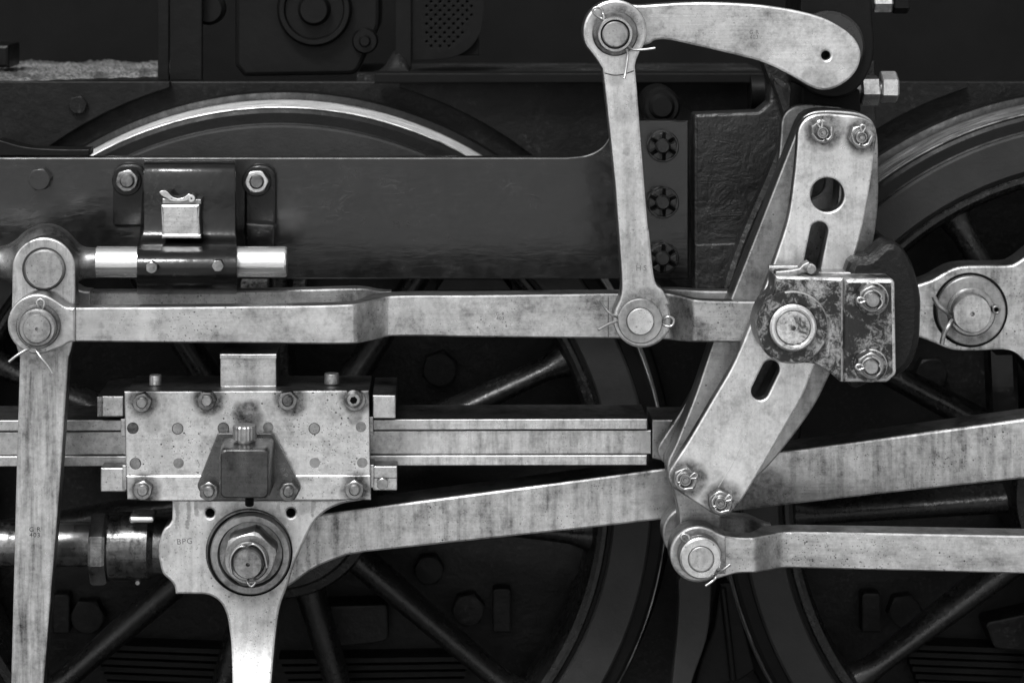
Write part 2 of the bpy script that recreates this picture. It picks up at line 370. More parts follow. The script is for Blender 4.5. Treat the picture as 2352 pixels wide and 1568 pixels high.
def bar(name, st, material, parent=None, yref=None, c=.0025, sub=8, **kw):
    # stations (px, top, bottom, y_front, y_back): a bar of rectangular section that may crank towards or away from us
    P = []
    for i in range(len(st) - 1):
        p0 = st[max(i - 1, 0)]; p1 = st[i]; p2 = st[i + 1]; p3 = st[min(i + 2, len(st) - 1)]
        for j in range(sub):
            t = j / sub; q = []
            for a in range(5):
                m1 = (p2[a] - p0[a]) / max(p2[0] - p0[0], 1e-6) if i > 0 else 0; m2 = (p3[a] - p1[a]) / max(p3[0] - p1[0], 1e-6) if i + 2 < len(st) else 0
                if p1[a] == p2[a] or p1[a] == p0[a]: m1 = 0
                if p1[a] == p2[a] or p3[a] == p2[a]: m2 = 0
                L_ = p2[0] - p1[0]
                q.append(p1[0] + L_ * t if a == 0 else (2 * t ** 3 - 3 * t * t + 1) * p1[a] + (t ** 3 - 2 * t * t + t) * L_ * m1 + (3 * t * t - 2 * t ** 3) * p2[a] + (t ** 3 - t * t) * L_ * m2)
            P.append(q)
    P.append(st[-1]); rings = []
    for px, t, b, yf, yb in P:
        a = W(px, t, yf if yref is None else yref); d = W(px, b, yf if yref is None else yref)
        x, zt, zb = a.x, a.z, d.z
        rings.append([(x, yf + c, zt), (x, yf, zt - c), (x, yf, zb + c), (x, yf + c, zb), (x, yb - c, zb), (x, yb, zb + c), (x, yb, zt - c), (x, yb - c, zt)])
    return loft(name, rings, material, parent, side=True, **kw)
def tube(name, paths, r, material, parent=None, n=8, sub=5, smooth=True, **kw):   # paths of (px, py, y)
    V = []; F = []
    for pts in paths:
        P = [W(*p) for p in pts]
        if smooth and len(P) > 2:
            Q = []
            for i in range(len(P) - 1):
                p0 = P[max(i - 1, 0)]; p1 = P[i]; p2 = P[i + 1]; p3 = P[min(i + 2, len(P) - 1)]
                for j in range(sub):
                    t = j / sub; Q.append(.5 * ((2 * p1) + (-p0 + p2) * t + (2 * p0 - 5 * p1 + 4 * p2 - p3) * t * t + (-p0 + 3 * p1 - 3 * p2 + p3) * t ** 3))
            Q.append(P[-1]); P = Q
        prev = None; st = len(V); up = Vector((0, 1, 0))
        for i, p in enumerate(P):
            d = (P[min(i + 1, len(P) - 1)] - P[max(i - 1, 0)]).normalized()
            u = d.cross(up)
            if u.length < .05: u = d.cross(Vector((1, 0, .3)))
            u.normalize(); v = d.cross(u)
            for j in range(n):
                a = 2 * math.pi * j / n; V.append(p + (u * math.cos(a) + v * math.sin(a)) * r)
        for i in range(len(P) - 1):
            for j in range(n):
                a = st + i * n; F.append([a + j, a + (j + 1) % n, a + n + (j + 1) % n, a + n + j])
        F.append(list(range(st, st + n))[::-1]); F.append(list(range(st + (len(P) - 1) * n, st + len(P) * n)))
    return put(name, mesh(V, F), material, parent, ang=50, **kw)
def hexa(name, cx, cy, yf, yb, r, rot, material, parent=None, ch=.12, sides=6, slots=0, **kw):
    # hexagon head seen end-on, corners turned off to a cone like a real nut
    c = W(cx, cy, yf); s = S(yf); V = []; F = []; n = sides * 6
    h = yb - yf; rows = []
    def rad(a):
        k_ = math.pi / sides; a = (a - R(rot)) % (2 * k_); return r * s * math.cos(k_) / math.cos(a - k_)
    rin = r * s * math.cos(math.pi / sides) * .97
    for mode in (0, 1, 2):
        st = len(V)
        for i in range(n):
            a = 2 * math.pi * i / n; rr = rad(a)
            if mode == 0: q, y = rr, yb
            elif mode == 1: q, y = rr, yf + max(0, (rr - rin)) * .65
            else: q, y = min(rr, rin), yf
            V.append((c.x + q * math.cos(a), y, c.z + q * math.sin(a)))
        rows.append(list(range(st, st + n)))
    for a, b in zip(rows, rows[1:]):
        for i in range(n): F.append([a[i], a[(i + 1) % n], b[(i + 1) % n], b[i]])
    F.append(rows[0]); F.append(rows[-1][::-1])
    return put(name, mesh(V, F), material, parent, ang=22, side=True, **kw)
def nut(parent, cx, cy, ysurf, r, h, rot, stud, sh, material='nut', smat=None, washer=0, wmat=None):
    y = ysurf
    if washer: ring('washer', cx, cy, y - .004, y + .001, washer, stud * .9, wmat or material, parent); y -= .004
    o = hexa('nut', cx, cy, y - h, y + .001, r, rot, material, parent)
    if stud: 
        e = stud * .22
        lathe('stud', cx, cy, y - h - sh, [(0, y - h - sh), (stud - e, y - h - sh), (stud, y - h - sh + e * S(y)), (stud, y), (0, y)], smat or material, o, 28)
    return o
def cotter(parent, paths, r=.0021, material='wire', deep=True):
    o = tube('cotter_pin', paths[:1], r, material, parent)
    for p in paths[1:]: tube('prong' if deep else 'cotter_prong', [p], r, material, o if deep else parent)
    return o
def text(parent, body, px, py, y, hpx, material='stamp', rot=0, spacing=1.0, name='stamped_letters'):
    cu = bpy.data.curves.new('t', 'FONT'); cu.body = body; cu.size = hpx * S(y) / .70; cu.extrude = .0003; cu.align_x = 'CENTER'; cu.align_y = 'CENTER'
    cu.space_character = spacing; cu.space_line = .85; cu.resolution_u = 3
    ob = bpy.data.objects.new('tmp', cu); me = bpy.data.meshes.new_from_object(ob)
    bpy.data.objects.remove(ob); bpy.data.curves.remove(cu)
    c = W(px, py, y); ca, sa = math.cos(R(rot)), math.sin(R(rot))
    for v in me.vertices:
        a, b_, z = v.co; v.co = (c.x + a * ca - b_ * sa, y - z, c.z + a * sa + b_ * ca)
    return put(name, me, material, parent)

# ================================================================ SETTING
gm = mesh([(-400, -400, 0), (400, -400, 0), (400, 400, 0), (-400, 400, 0)], [[0, 1, 2, 3]])
go = put('ground', gm, 'ground', None, kind='structure'); go.location.z = -.17

tm = mesh([(-60, -1.75, 0), (60, -1.75, 0), (60, 3.5, 0), (-60, 3.5, 0)], [[0, 1, 2, 3]])
to = put('added_dark_bed', tm, 'ballast', None, kind='structure'); to.location.z = -.16  # unseen dark sheet, added so metal facing downwards reflects dark

# ================================================================ LOCOMOTIVE, BACK TO FRONT
# ---- boiler and firebox far behind
bo = thing('boiler', 'black boiler flank and firebox sheet in deep shade above the running gear', 'boiler', W(1176, 100, .8))
xlathe('barrel', -560, 1.25, [(-7000, 640), (9000, 640)], 'deep', bo, n=64)
box('firebox_sheet', -6500, 8500, -420, 1900, .80, .83, 'deep', bo)

# ---- main frame: the plate behind the wheels, its ledge and its fittings
fr = thing('locomotive_frame', 'dark frame plate with hexagon bolts and keys seen behind the spoked wheels', 'frame', W(1176, 900, .2))
WC1, WC2 = (640, 1145), (2560, 1140)
pl = [(-260, 190), (2750, 190), (2750, 1780), (-260, 1780)]
box('frame_plate', -7000, 9500, 188, 1780, .185, .21, 'back', fr)
def px_at(px, py, ya, yb):            # the picture position at depth yb of the point seen at (px, py) at depth ya
    k_ = S(ya) / S(yb); return (VX + (px - VX) * k_, VY + (py - VY) * k_)
arch = []
for (cx, cy) in (WC1, WC2):
    c = px_at(cx, cy, 0, .16); arch.append((c[0], c[1], 968 * S(0) / S(.16)))
(c1x, c1y, r1), (c2x, c2y, r2) = arch
top = 188
a1 = math.degrees(math.asin((c1y - 360) / r1)); a2 = math.degrees(math.asin((c1y - top - 14) / r1))
plate('outer_frame', [(-260, top), (c1x - r1 * math.cos(R(a2)), top)] + arc(c1x, c1y, r1, 180 + a2, 180 + a1, 16) + [(-260, 360)], .160, .184, 'back', fr, .0015)
b1 = math.degrees(math.asin((c2y - 660) / r2)); b2 = math.degrees(math.asin((c2y - top - 14) / r2))
plate('outer_frame', [(c1x + r1 * math.cos(R(a2)), top), (c2x - r2 * math.cos(R(b2)), top)] + arc(c2x, c2y, r2, 180 + b2, 180 + b1, 20) + [(1560, 660)] +
      arc(c1x, c1y, r1, -a1 + 14, -a2, 20), .160, .184, 'back', fr, .0015)
hexa('frame_bolt', 178, 242, .148, .162, 22, 10, 'back', fr)
# ledge behind the frame top with grit lying on it
random.seed(11); e0 = W(-220, 187, .19); e1 = W(362, 187, .19); nx_, ny_ = 110, 40; V = []; F = []
for jy in range(ny_ + 1):
    for ix in range(nx_ + 1):
        edge = min(ix, nx_ - ix, jy, ny_ - jy) / 3.0
        hz = (random.random() ** 2 * .006 + .003 * math.sin(ix * .19 + jy * .1) * math.sin(jy * .31) + .006) * min(1, edge)
        yf_ = .19 + .13 * max(0, (ix / nx_ - .5) / .5) ** .7 + .012 * math.sin(ix * .7); V.append((e0.x + (e1.x - e0.x) * ix / nx_, yf_ + (.69 - yf_) * jy / ny_, e0.z + hz))
for jy in range(ny_):
    for ix in range(nx_):
        q = jy * (nx_ + 1) + ix; F.append([q, q + 1, q + nx_ + 2, q + nx_ + 1])
put('ledge_grit', mesh(V, F), 'grit', fr, ang=80)
V = [Vector((e0.x, .19, e0.z - .001)), Vector((e1.x, .19, e0.z - .001)), Vector((e1.x, .69, e0.z - .001)), Vector((e0.x, .69, e0.z - .001))]
lo = [Vector((v.x, v.y, v.z - .02)) for v in V]
put('ledge', mesh(V + lo, [[0, 1, 2, 3], [4, 5, 6, 7], [0, 1, 5, 4], [1, 2, 6, 5], [2, 3, 7, 6], [3, 0, 4, 7]]), 'black', fr)
V = [W(820, 172, .22), W(1770, 172, .22), W(1770, 172, .22) + Vector((0, .35, 0)), W(820, 172, .22) + Vector((0, .35, 0))]
lo = [Vector((v.x, v.y, v.z - .02)) for v in V]
put('ledge', mesh(V + lo, [[0, 1, 2, 3], [4, 5, 6, 7], [0, 1, 5, 4], [1, 2, 6, 5], [2, 3, 7, 6], [3, 0, 4, 7]]), 'dusty', fr, label='narrow gritty ledge under the perforated cover')
box('top_rail', 860, 1765, 168, 192, .10, .16, 'deep', fr, .003)
xlathe('rail_end_cap', 212, .10, [(1722, 40), (1752, 40), (1760, 34), (1762, 20)], 'black', fr)
box('gritty_strip', 553, 700, 647, 672, .10, .186, 'grit', fr, .001)
plate('web_piece', [(1020, 640), (1155, 640), (1178, 668), (1000, 668)], .09, .186, 'rim', fr, .002)
# hexagon bolts and keys on the plate
for (hx, hy, hr, rot) in ((1076, 1402, 40, 12), (200, 1418, 42, 0), (2080, 1405, 41, 8), (1010, 850, 43, 20), (2140, 860, 40, 3), (985, 1310, 36, 3)):
    hexa('plate_bolt', hx, hy, .155, .186, hr, rot, 'back', fr)
for (kx0, kx1, kt, kb) in ((1132, 1174, 1352, 1452), (120, 160, 1365, 1455), (1980, 2024, 1362, 1452)):
    plate('key_block', rnd([(kx0, kt, 10), (kx1, kt, 10), (kx1, kb, 4), (kx0, kb, 4)]), .150, .186, 'back', fr, .003)

# ---- dim fittings above the frame
pu = thing('air_pump', 'black air pump body with round flanged caps above the left wheel', 'pump', W(700, 185, .3))
plate('body', rnd([(540, -60), (872, -60), (872, 60, 60), (820, 172, 30), (560, 176, 10), (540, 150)]), .28, .50, 'black', pu, .008)
lathe('cylinder_cap', 722, 22, .26, [(0, .235), (30, .235), (36, .245), (38, .262), (66, .262), (70, .252), (80, .252), (86, .262), (86, .285), (0, .285)], 'black', pu)
lathe('drain_cap', 838, 95, .26, [(0, .25), (10, .25), (14, .262), (26, .262), (30, .27), (30, .29), (0, .29)], 'black', pu)
lathe('side_cap', 480, 20, .28, [(0, .262), (30, .262), (38, .27), (38, .30), (0, .30)], 'black', pu)
po = thing('bracket_post', 'black upright post standing on the frame ledge left of the air pump', 'post', W(415, 185, .24))
box('post_leaf', 362, 388, -60, 186, .235, .25, 'black', po); box('post_leaf', 390, 464, -60, 186, .23, .25, 'black', po)
pc = thing('perforated_cover', 'black round-cornered cover drilled with rows of small holes', 'cover', W(1020, 160, .27))
outl = [(946, -60), (1112, -60), (1112, 20)] + spl([(1112, 20), (1105, 70), (1080, 110), (1040, 132), (995, 138), (950, 138)], n=5) + [(946, 138)]
hl = []
for rw in range(-2, 12):
    for cl in range(14):
        hx = 980 + cl * 10.3; hy = -6 + rw * 10.2
        if (rw + cl) % 2 == 0 and (hx < 1090 - max(0, hy - 40) * .75) and hy < 108: hl.append(circ(hx, hy, 3.4, 8))
plate('perforated_sheet', outl, .262, .268, 'black', pc, .0006, holes=hl)
box('cover_back', 950, 1100, -60, 128, .274, .32, 'deep', pc)
box('edge_strip', 908, 945, -60, 160, .25, .272, 'black', pc)
st = thing('step_block', 'small dark block on the gritty ledge at its far end', 'block', W(5, 160, .3))
box('block', -60, 20, 104, 156, .3, .42, 'black', st, .006)
gh = thing('grit_heap', 'small heap of pale sparkling grit beside the air pump', 'grit', W(880, 176, .26))
rg = []
random.seed(3)
for i in range(7):
    t = i / 6; y = .225 + t * .10; hgt = (.034 + .010 * random.random()) * math.sin(math.pi * (.15 + .7 * t)); x0 = W(842, 172, .225).x; x1 = W(940, 172, .225).x; zb = W(842, 174, .225).z - .01
    row = []
    for j in range(9):
        u = j / 8; row.append((x0 + (x1 - x0) * u, y, zb + .012 + hgt * math.exp(-((u - .72) / .28) ** 2) * (1 + .15 * random.random())))
    rg.append(row + [(x1, y, zb - .005), (x0, y, zb - .005)])
loft('grit_pile', rg, 'dusty', gh, ang=60, )

# ---- leaf springs low behind the wheels
def spring(label, x0, x1, t, n, bow, y0):
    o = thing('leaf_spring', label, 'leaf spring', W((x0 + x1) / 2, t + n * 17, y0), 'leaf springs behind the wheels')
    for i in range(n):
        a = x0 + i * 7; b_ = x1 - i * 3; py = t + i * 17; rings = []
        for j in range(9):
            u = j / 8; px = a + (b_ - a) * u; q = py + bow * u
            p = W(px, q, y0); p2 = W(px, q + 13, y0)
            rings.append([(p.x, y0, p.z - .001), (p.x, y0 + .002, p.z), (p.x, y0 + .08, p.z), (p.x, y0 + .08, p2.z), (p.x, y0 + .002, p2.z), (p.x, y0, p2.z + .001)])
        loft('leaf', rings, 'black', o)
    return o
spring('stacked leaf spring in the dark behind the left wheel, below the combination lever', 210, 530, 1478, 8, 12, .135)
spring('stacked leaf spring glimpsed between the two lower spokes right of the crosshead arm', 640, 1075, 1512, 4, -6, .135)
spring('stacked leaf spring behind the lowest spoke of the right wheel', 2075, 2480, 1478, 8, 16, .135)
sb = thing('spring_hanger', 'dark block hanging above the leaf spring between spokes of the left wheel', 'hanger', W(810, 1500, .14))
plate('block', rnd([(735, 1392), (890, 1388, 8), (893, 1470, 14), (860, 1478), (735, 1490)]), .12, .186, 'back', sb, .004)
sb = thing('spring_hanger', 'dark rounded block above the leaf spring of the right wheel', 'hanger', W(2310, 1500, .14))
plate('block', rnd([(2262, 1430, 10), (2400, 1400), (2400, 1500), (2285, 1490, 20)]), .12, .186, 'back', sb, .004)

# ---- driving wheels
def wheel(c, a0, label, tread='tread'):
    cx, cy = c
    o = thing('driving_wheel', label, 'wheel', W(cx, cy, .06), 'driving wheels')
    lathe('tyre', cx, cy, 0, [(770, .14), (770, .004), (774, 0), (852, 0), (857, .004), (857, .138)], 'rim', o, n=160, closed=True)
    lathe('tyre_edge', cx, cy, 0, [(857.5, .10), (857.5, .012), (861, .014), (884, .016), (892, .020), (895, .028), (895, .138), (860, .138)], 'black', o, n=160, closed=True)
    lathe('tread', cx, cy, 0, [(890, .026), (897, .029), (902, .060), (906, .106), (896, .108)], tread, o, n=160, closed=True)
    lathe('flange', cx, cy, 0, [(896, .1085), (908, .111), (921, .117), (926, .126), (920, .137), (896, .139)], 'black', o, n=160, closed=True)
    lathe('rim', cx, cy, 0, [(728, .13), (728, .03), (738, .010), (748, .004), (757, .004), (761, .008), (761, .13)], 'wheel', o, n=128, closed=True)
    lathe('retaining_ring', cx, cy, 0, [(761, .05), (761, .012), (770, .012), (770, .05)], 'black', o, n=128, closed=True)
    lathe('hub', cx, cy, -.03, [(0, -.05), (150, -.05), (160, -.044), (200, -.044), (208, -.036), (226, -.034), (234, -.02), (234, .13), (0, .13)], 'wheel', o, n=80)
    ctr = W(cx, cy, 0); s = S(0)
    sp = None
    for i in range(11):
        a = R(a0 + i * 360 / 11)
        if sp is None:
            rings = []
            for j in range(19):
                u = j / 18; r = 180 + (742 - 180) * u
                hw = 37 - 12 * u + 26 * max(0, (u - .86) / .14) ** 2 + 30 * max(0, (.12 - u) / .12) ** 2
                ht = .052 - .020 * u; row = []
                for q in range(18):
                    t = 2 * math.pi * q / 18; cc, ss = math.cos(t), math.sin(t)
                    row.append(Vector((r * s, .058 - ht * math.copysign(abs(ss) ** 1.25, ss), hw * s * cc)))
                rings.append(row)
            rings = [[(v.x + ctr.x, v.y, v.z + ctr.z) for v in r_] for r_ in rings]
            sp = loft('spoke', rings, 'wheel', o, ang=50)
            base = sp.location.copy(); q = sp
        else:
            q = sp.copy(); COL.objects.link(q); q.parent = o
        d = base - (ctr - WL[o]); rot = Matrix.Rotation(a, 3, 'Y')
        q.location = rot @ d + (ctr - WL[o]); q.rotation_euler = (0, a, 0)
    return o
wheel(WC1, 8, 'black spoked driving wheel with shiny tread behind the crosshead')
wheel(WC2, 142.6 - 4 * 360 / 11, 'black spoked driving wheel behind the curved expansion link, rim only partly shown', 'tread_dull')

# ---- brake hanger and shoe between the wheels
bh = thing('brake_hanger', 'mottled grey flat hanger bar between the two wheel rims', 'hanger', W(1600, 1600, .08))
plate('hanger_bar', spl([(1564, 1322), (1626, 1322), (1632, 1390), (1622, 1470), (1588, 1570), (1580, 1640), (1538, 1640), (1545, 1560), (1556, 1450), (1560, 1380)], True, 4), .02, .05, 'rim', bh, .003)
bs = thing('brake_shoe', 'dark tapering brake shoe casting against the right wheel rim', 'brake shoe', W(1690, 1600, .08))
plate('shoe', rnd([(1654, 1340), (1684, 1335, 8), (1736, 1538, 6), (1700, 1562), (1590, 1590), (1612, 1510, 20), (1640, 1440)]), .055, .10, 'black', bs, .004)
tube('rib', [[(1660, 1350, .05), (1672, 1450, .048), (1684, 1560, .048)]], .006, 'black', bs)

# ---- beam carrying the valve gear, in front of the left wheel
bm_ = thing('support_beam', 'long dark grey painted beam with chipped face across the left wheel', 'beam', W(700, 640, -.1))
beam = [(-200, 362), (1300, 362)] + spl([(1300, 362), (1345, 357), (1378, 342), (1397, 318), (1403, 290), (1403, 277)], n=5)[1:] + [(1582, 277), (1582, 641), (-200, 641)]
plate('beam_web', beam, -.120, -.085, 'frame', bm_, .0025)
plate('scabbed_strip', [(-200, 340), (0, 322)] + spl([(0, 322), (60, 338), (140, 343), (205, 343)], n=4)[1:] + [(205, 358), (-200, 358)], -.11, -.06, 'black', bm_, .002)
for cyy in (336.6, 465.6, 594):
    cx = 1523; yb = -.120
    ring('washer', cx, cyy, yb - .004, yb + .001, 37, 15, 'frame', bm_)
    nb_ = hexa('castle_nut', cx, cyy, yb - .026, yb - .003, 35, 15, 'nutpaint', bm_)
    for i in range(6):
        a = R(i * 60 + random.uniform(-6, 6) + 30)
        x0, y0_ = cx + 17 * math.cos(a), cyy + 17 * math.sin(a)
        n_ = Vector((-math.sin(a), math.cos(a)))
        p = [(cx + q * math.cos(a) + s_ * 4 * n_.x, cyy + q * math.sin(a) + s_ * 4 * n_.y) for q, s_ in ((16, -1), (33, -1), (33, 1), (16, 1))]
        q = []
        plate('slot', p, yb - .0268, yb - .0255, 'hole', nb_, .0002)
    for i in range(6):
        a = R(i * 60)
        t0 = [(cx + q * math.cos(R(i * 60 + 30 + da)), cyy + q * math.sin(R(i * 60 + 30 + da))) for q, da in ((17, 22), (31, 12), (31.5, 30), (31, 48), (17, 38))]
        plate('crown', t0, yb - .036, yb - .0265, 'nutpaint', nb_, .001)
    lathe('stud', cx, cyy, yb - .04, [(0, yb - .043), (13, yb - .043), (17, yb - .038), (17, yb), (0, yb)], 'nutpaint', nb_, 28)
hexa('bolt_head', 90, 413, -.138, -.119, 27, 8, 'nutpaint', bm_)
text(bm_, 'M 8', 922, 516, -.1203, 16, 'nutpaint', spacing=1.25)

# ---- rough casting that carries the expansion link
ca = thing('link_casting', 'rough dark cast bracket behind the top half of the expansion link', 'casting', W(1750, 660, -.1))
co = [(1594, 262, 6), (1742, 256, 10), (1766, 236), (1771, 196), (1750, 140), (2010, 140), (2012, 300), (1975, 640), (1690, 668), (1594, 664)]
plate('casting_web', rnd(co), -.115, -.06, 'cast', ca, .006)
plate('lower_step', rnd([(1596, 560), (1960, 548), (1950, 668), (1596, 666)]), -.124, -.112, 'cast', ca, .004)
plate('ridge', spl([(1775, 175), (1850, 210), (1900, 230), (1860, 300), (1790, 420), (1720, 570), (1690, 660), (1660, 660), (1700, 540), (1760, 400), (1800, 290), (1790, 240)], True, 4), -.145, -.11, 'cast', ca, .012)
lathe('casting_boss', 1520, 245, -.05, [(0, -.06), (22, -.06), (30, -.05), (38, -.05), (44, -.04), (44, .05), (0, .05)], 'black', ca)

# ---- weighshaft bearing behind the lifting arm
wb_ = thing('shaft_bearing', 'dark bearing block and cap wrapped round the end of the lifting arm', 'bearing', W(1930, 230, -.2))
plate('bearing_block', [(1842, -60), (2003, -60), (2003, 40)] + spl([(2003, 40), (2008, 100), (2002, 150), (1982, 190), (1950, 218), (1905, 226), (1860, 210), (1838, 170)], n=5)[1:] + [(1836, 60)], -.30, -.13, 'black', wb_, .004)
lathe('bearing_cap', 1905, 108, -.315, [(0, -.318), (76, -.318), (82, -.312), (82, -.29), (0, -.29)], 'nutpaint', wb_)
plate('clamp_lug', rnd([(1842, 200), (1975, 205, 6), (1978, 262, 10), (1838, 266, 10)]), -.27, -.11, 'deep', wb_, .004)
def xhex(name, x0, x1, py, yc, r, rot, material, parent):
    s = S(yc); rings = []
    for px, k_ in ((x0, .93), (x0 + 3, 1), (x1 - 4, 1), (x1, .88)):
        c = W(px, py, yc)
        rings.append([(c.x, yc + r * k_ * s * math.cos(R(60 * i + rot)), c.z + r * k_ * s * math.sin(R(60 * i + rot))) for i in range(6)])
    return loft(name, rings, material, parent, ang=15)
xhex('clamp_nut', 1976, 2018, 208, -.20, 36, 10, 'nut', wb_)
o = xhex('clamp_nut', 2021, 2060, 200, -.20, 36, 28, 'steel_lit', wb_)
xlathe('stud', 205, -.20, [(1960, 18), (2030, 18)], 'nut', wb_)
xhex('clamp_nut', 2004, 2048, 4, -.20, 26, 10, 'nut', wb_)
xhex('bolt_head', 2050, 2086, 6, -.20, 26, 28, 'black', wb_)

# ---- lifting arm
la = thing('reversing_lever', 'curved polished lifting arm tapering from rounded boss to hanger eye', 'lever', W(1700, 200, -.36))
o_ = [(1286.25 + x / 3.2, y / 3.2) for x, y in ((470, 60), (620, 38), (1000, 16), (1400, 30), (1700, 70), (1930, 130), (2080, 210), (2170, 290), (2212, 390), (2190, 500), (2120, 590), (2020, 650), (1930, 665), (1840, 640), (1700, 560), (1500, 465), (1300, 410), (1000, 340), (800, 298), (700, 300), (640, 332), (470, 330))]
plate('arm_blade', spl(o_, True, 5), -.385, -.335, 'steel_arm', la, .004, holes=[circ(1897.2, 128, 10, 24)])
lathe('arm_shaft', 1897, 128, -.34, [(0, -.345), (58, -.345), (58, -.12), (0, -.12)], 'black', la)
lathe('arm_eye', 1412.5, 73.5, -.385, [(0, -.3845), (70, -.3845), (73, -.380), (73, -.335), (0, -.335)], 'steel_dull', la)
text(la, 'G R\n403', 1732, 80, -.3853, 9, spacing=1.1)

# ---- lifting link
ll = thing('lifting_link', 'upright polished hanger link with round eyes joining lifting arm and radius rod', 'link', W(1475, 735, -.41))
Q3 = lambda x, y: (1286.25 + x / 3.2, y / 3.2)
Q7 = lambda x, y: (1286.25 + x / 3.2, 413.4 + y / 3.2)
up = arc(1412.8, 73.2, 73.4, 152, 398, 44)
rgt = spl([up[-1], Q3(555, 480), Q3(565, 620), Q3(640, 1567), Q7(660, 400), Q7(697, 730), Q7(760, 815), Q7(812, 925)], n=6)
lowc = (1475.3, 733)
ln = arc(lowc[0], lowc[1], 66, -28, 208, 40)
lft = spl([ln[-1], Q7(455, 800), Q7(440, 500), Q7(415, 160), Q3(400, 1300), Q3(325, 600), Q3(296, 480), up[0]], n=6)
plate('link_bar', up + rgt[1:-1] + ln + lft[1:-1], -.435, -.387, 'steel_hang', ll, .004)
disc('collar', 1413, 77.5, -.443, -.43, 52, 'steel_oily', ll, .002)
lathe('pin_nut', 1413.2, 79.5, -.465, [(30, -.455), (32, -.462), (34, -.465), (39, -.465), (41, -.462), (41, -.44), (0, -.44), (0, -.455)], 'nut', ll)
disc('pin', 1413.4, 80, -.468, -.44, 30, 'steel_dull', ll, .002)
y = -.452
cotter(ll, [[(1389, 47, -.462), (1383, 44, y), (1366, 33, y), (1362, 22, y), (1372, 17, y), (1381, 21, y), (1385, 32, y), (1389, 44, -.46)],
            [(1442, 106, -.455), (1449, 112, y), (1460, 115, y), (1483, 114, y), (1505, 111, y)],
            [(1438, 112, -.455), (1442, 125, y), (1440, 145, y - .002), (1437, 165, y - .004), (1434, 181, y - .008)]])
ring('washer', 1470.6, 737.8, -.446, -.43, 51.5, 30, 'steel_dull', ll)
disc('pin', 1471.2, 739, -.452, -.43, 31, 'steel_lit', ll, .0015)
y = -.447
cotter(ll, [[(1418, 729, -.438), (1404, 722, y), (1390, 708, y), (1378, 689, y - .006)], [(1419, 737, -.44), (1402, 742, y), (1374, 757, y - .01)],
            [(1522, 739, -.44), (1530, 729, y), (1541, 728, y), (1548, 737, y), (1543, 748, y), (1531, 749, y), (1521, 743, -.44)]])
text(ll, 'H S', 1473, 616, -.4353, 12)
# seam under the upper eye
tube('seam', [[(1388, 168, -.4353), (1410, 173, -.4353), (1432, 171, -.4353), (1456, 163, -.4353)]], .0009, 'ink', ll)

# ---- radius rod
rr = thing('radius_rod', 'long horizontal polished radius rod, forked and cranked, through the expansion link', 'rod', W(900, 780, -.36))
F1, F2, B1, B2 = -.455, -.420, -.385, -.335
bar('front_blade', [(150, 707, 784.5, F1, F2), (300, 706.5, 786, F1, F2), (600, 704, 788.5, F1, F2), (806, 699.5, 789.5, F1, F2), (852, 690, 782, -.420, B2 - .02), (898, 680.8, 772.2, B1, B2),
                    (1100, 679, 774, B1, B2), (1378, 675.5, 777, B1, B2), (1500, 675, 779, B1, B2), (1534, 675.3, 780.5, B1, B2), (1568, 682, 783.5, -.405, -.37), (1602, 690, 785.5, -.425, -.395), (1690, 693, 786, -.425, -.395), (1780, 694, 786, -.425, -.395)],
    'steel_rod', rr)
bar('rear_blade', [(150, 707, 784.5, -.295, -.26), (600, 704, 788.5, -.295, -.26), (800, 699, 789.5, -.295, -.26), (832, 698.5, 789, -.301, -.27), (868, 698, 788, -.33, -.30), (895, 697, 787, -.3365, -.31)], 'steel_dull', rr, yref=F1)
bar('rear_blade', [(1520, 679, 782, -.3365, -.31), (1570, 682, 782, -.325, -.295), (1620, 686, 781, -.322, -.290), (1690, 687, 780, -.322, -.290), (1780, 688, 780, -.322, -.29)], 'steel_dull', rr, yref=-.40)
ec = (86, 744.6)
eye = spl([(172, 707), (150, 704), (128, 690), (112, 681)], n=5) + arc(ec[0], ec[1], 69, -68, -300, 44)[1:] + spl([(122, 804), (140, 798), (156, 788), (172, 784.5)], n=4)
plate('front_eye', eye, -.462, -.418, 'steel_rod', rr, .003)
plate('rear_eye', eye, -.30, -.255, 'steel_dull', rr, .003, yref=-.462)
ring('bush', 87, 750, -.470, -.455, 51, 42, 'steel_oily', rr)
disc('collar', 84.8, 754, -.484, -.455, 44, 'steel_dull', rr, .003)
lathe('pin', 84.4, 755.5, -.488, [(0, -.478), (4, -.478), (4, -.488), (31, -.488), (33, -.4855), (33, -.255), (0, -.255)], 'nut', rr)
y = -.476
cotter(rr, [[(95, 717, -.47), (86, 702, y), (85, 692, y), (93, 687, y), (101, 692, y), (101, 703, y), (96, 716, -.472)],
            [(70, 798, -.47), (55, 806, y), (36, 818, y - .006), (20, 831, y - .014)], [(82, 803, -.47), (95, 822, y), (110, 840, y), (120, 857, y)]])
text(rr, 'G R\n403', 1149, 726, -.3853, 8, spacing=1.1)
tube('scribed_line', [[(163, 712, -.4553), (163, 780, -.4553)]], .0009, 'ink', rr)
tube('scribed_line', [[(1397, 682, -.3853), (1397, 774, -.3853)]], .0006, 'ink', rr)

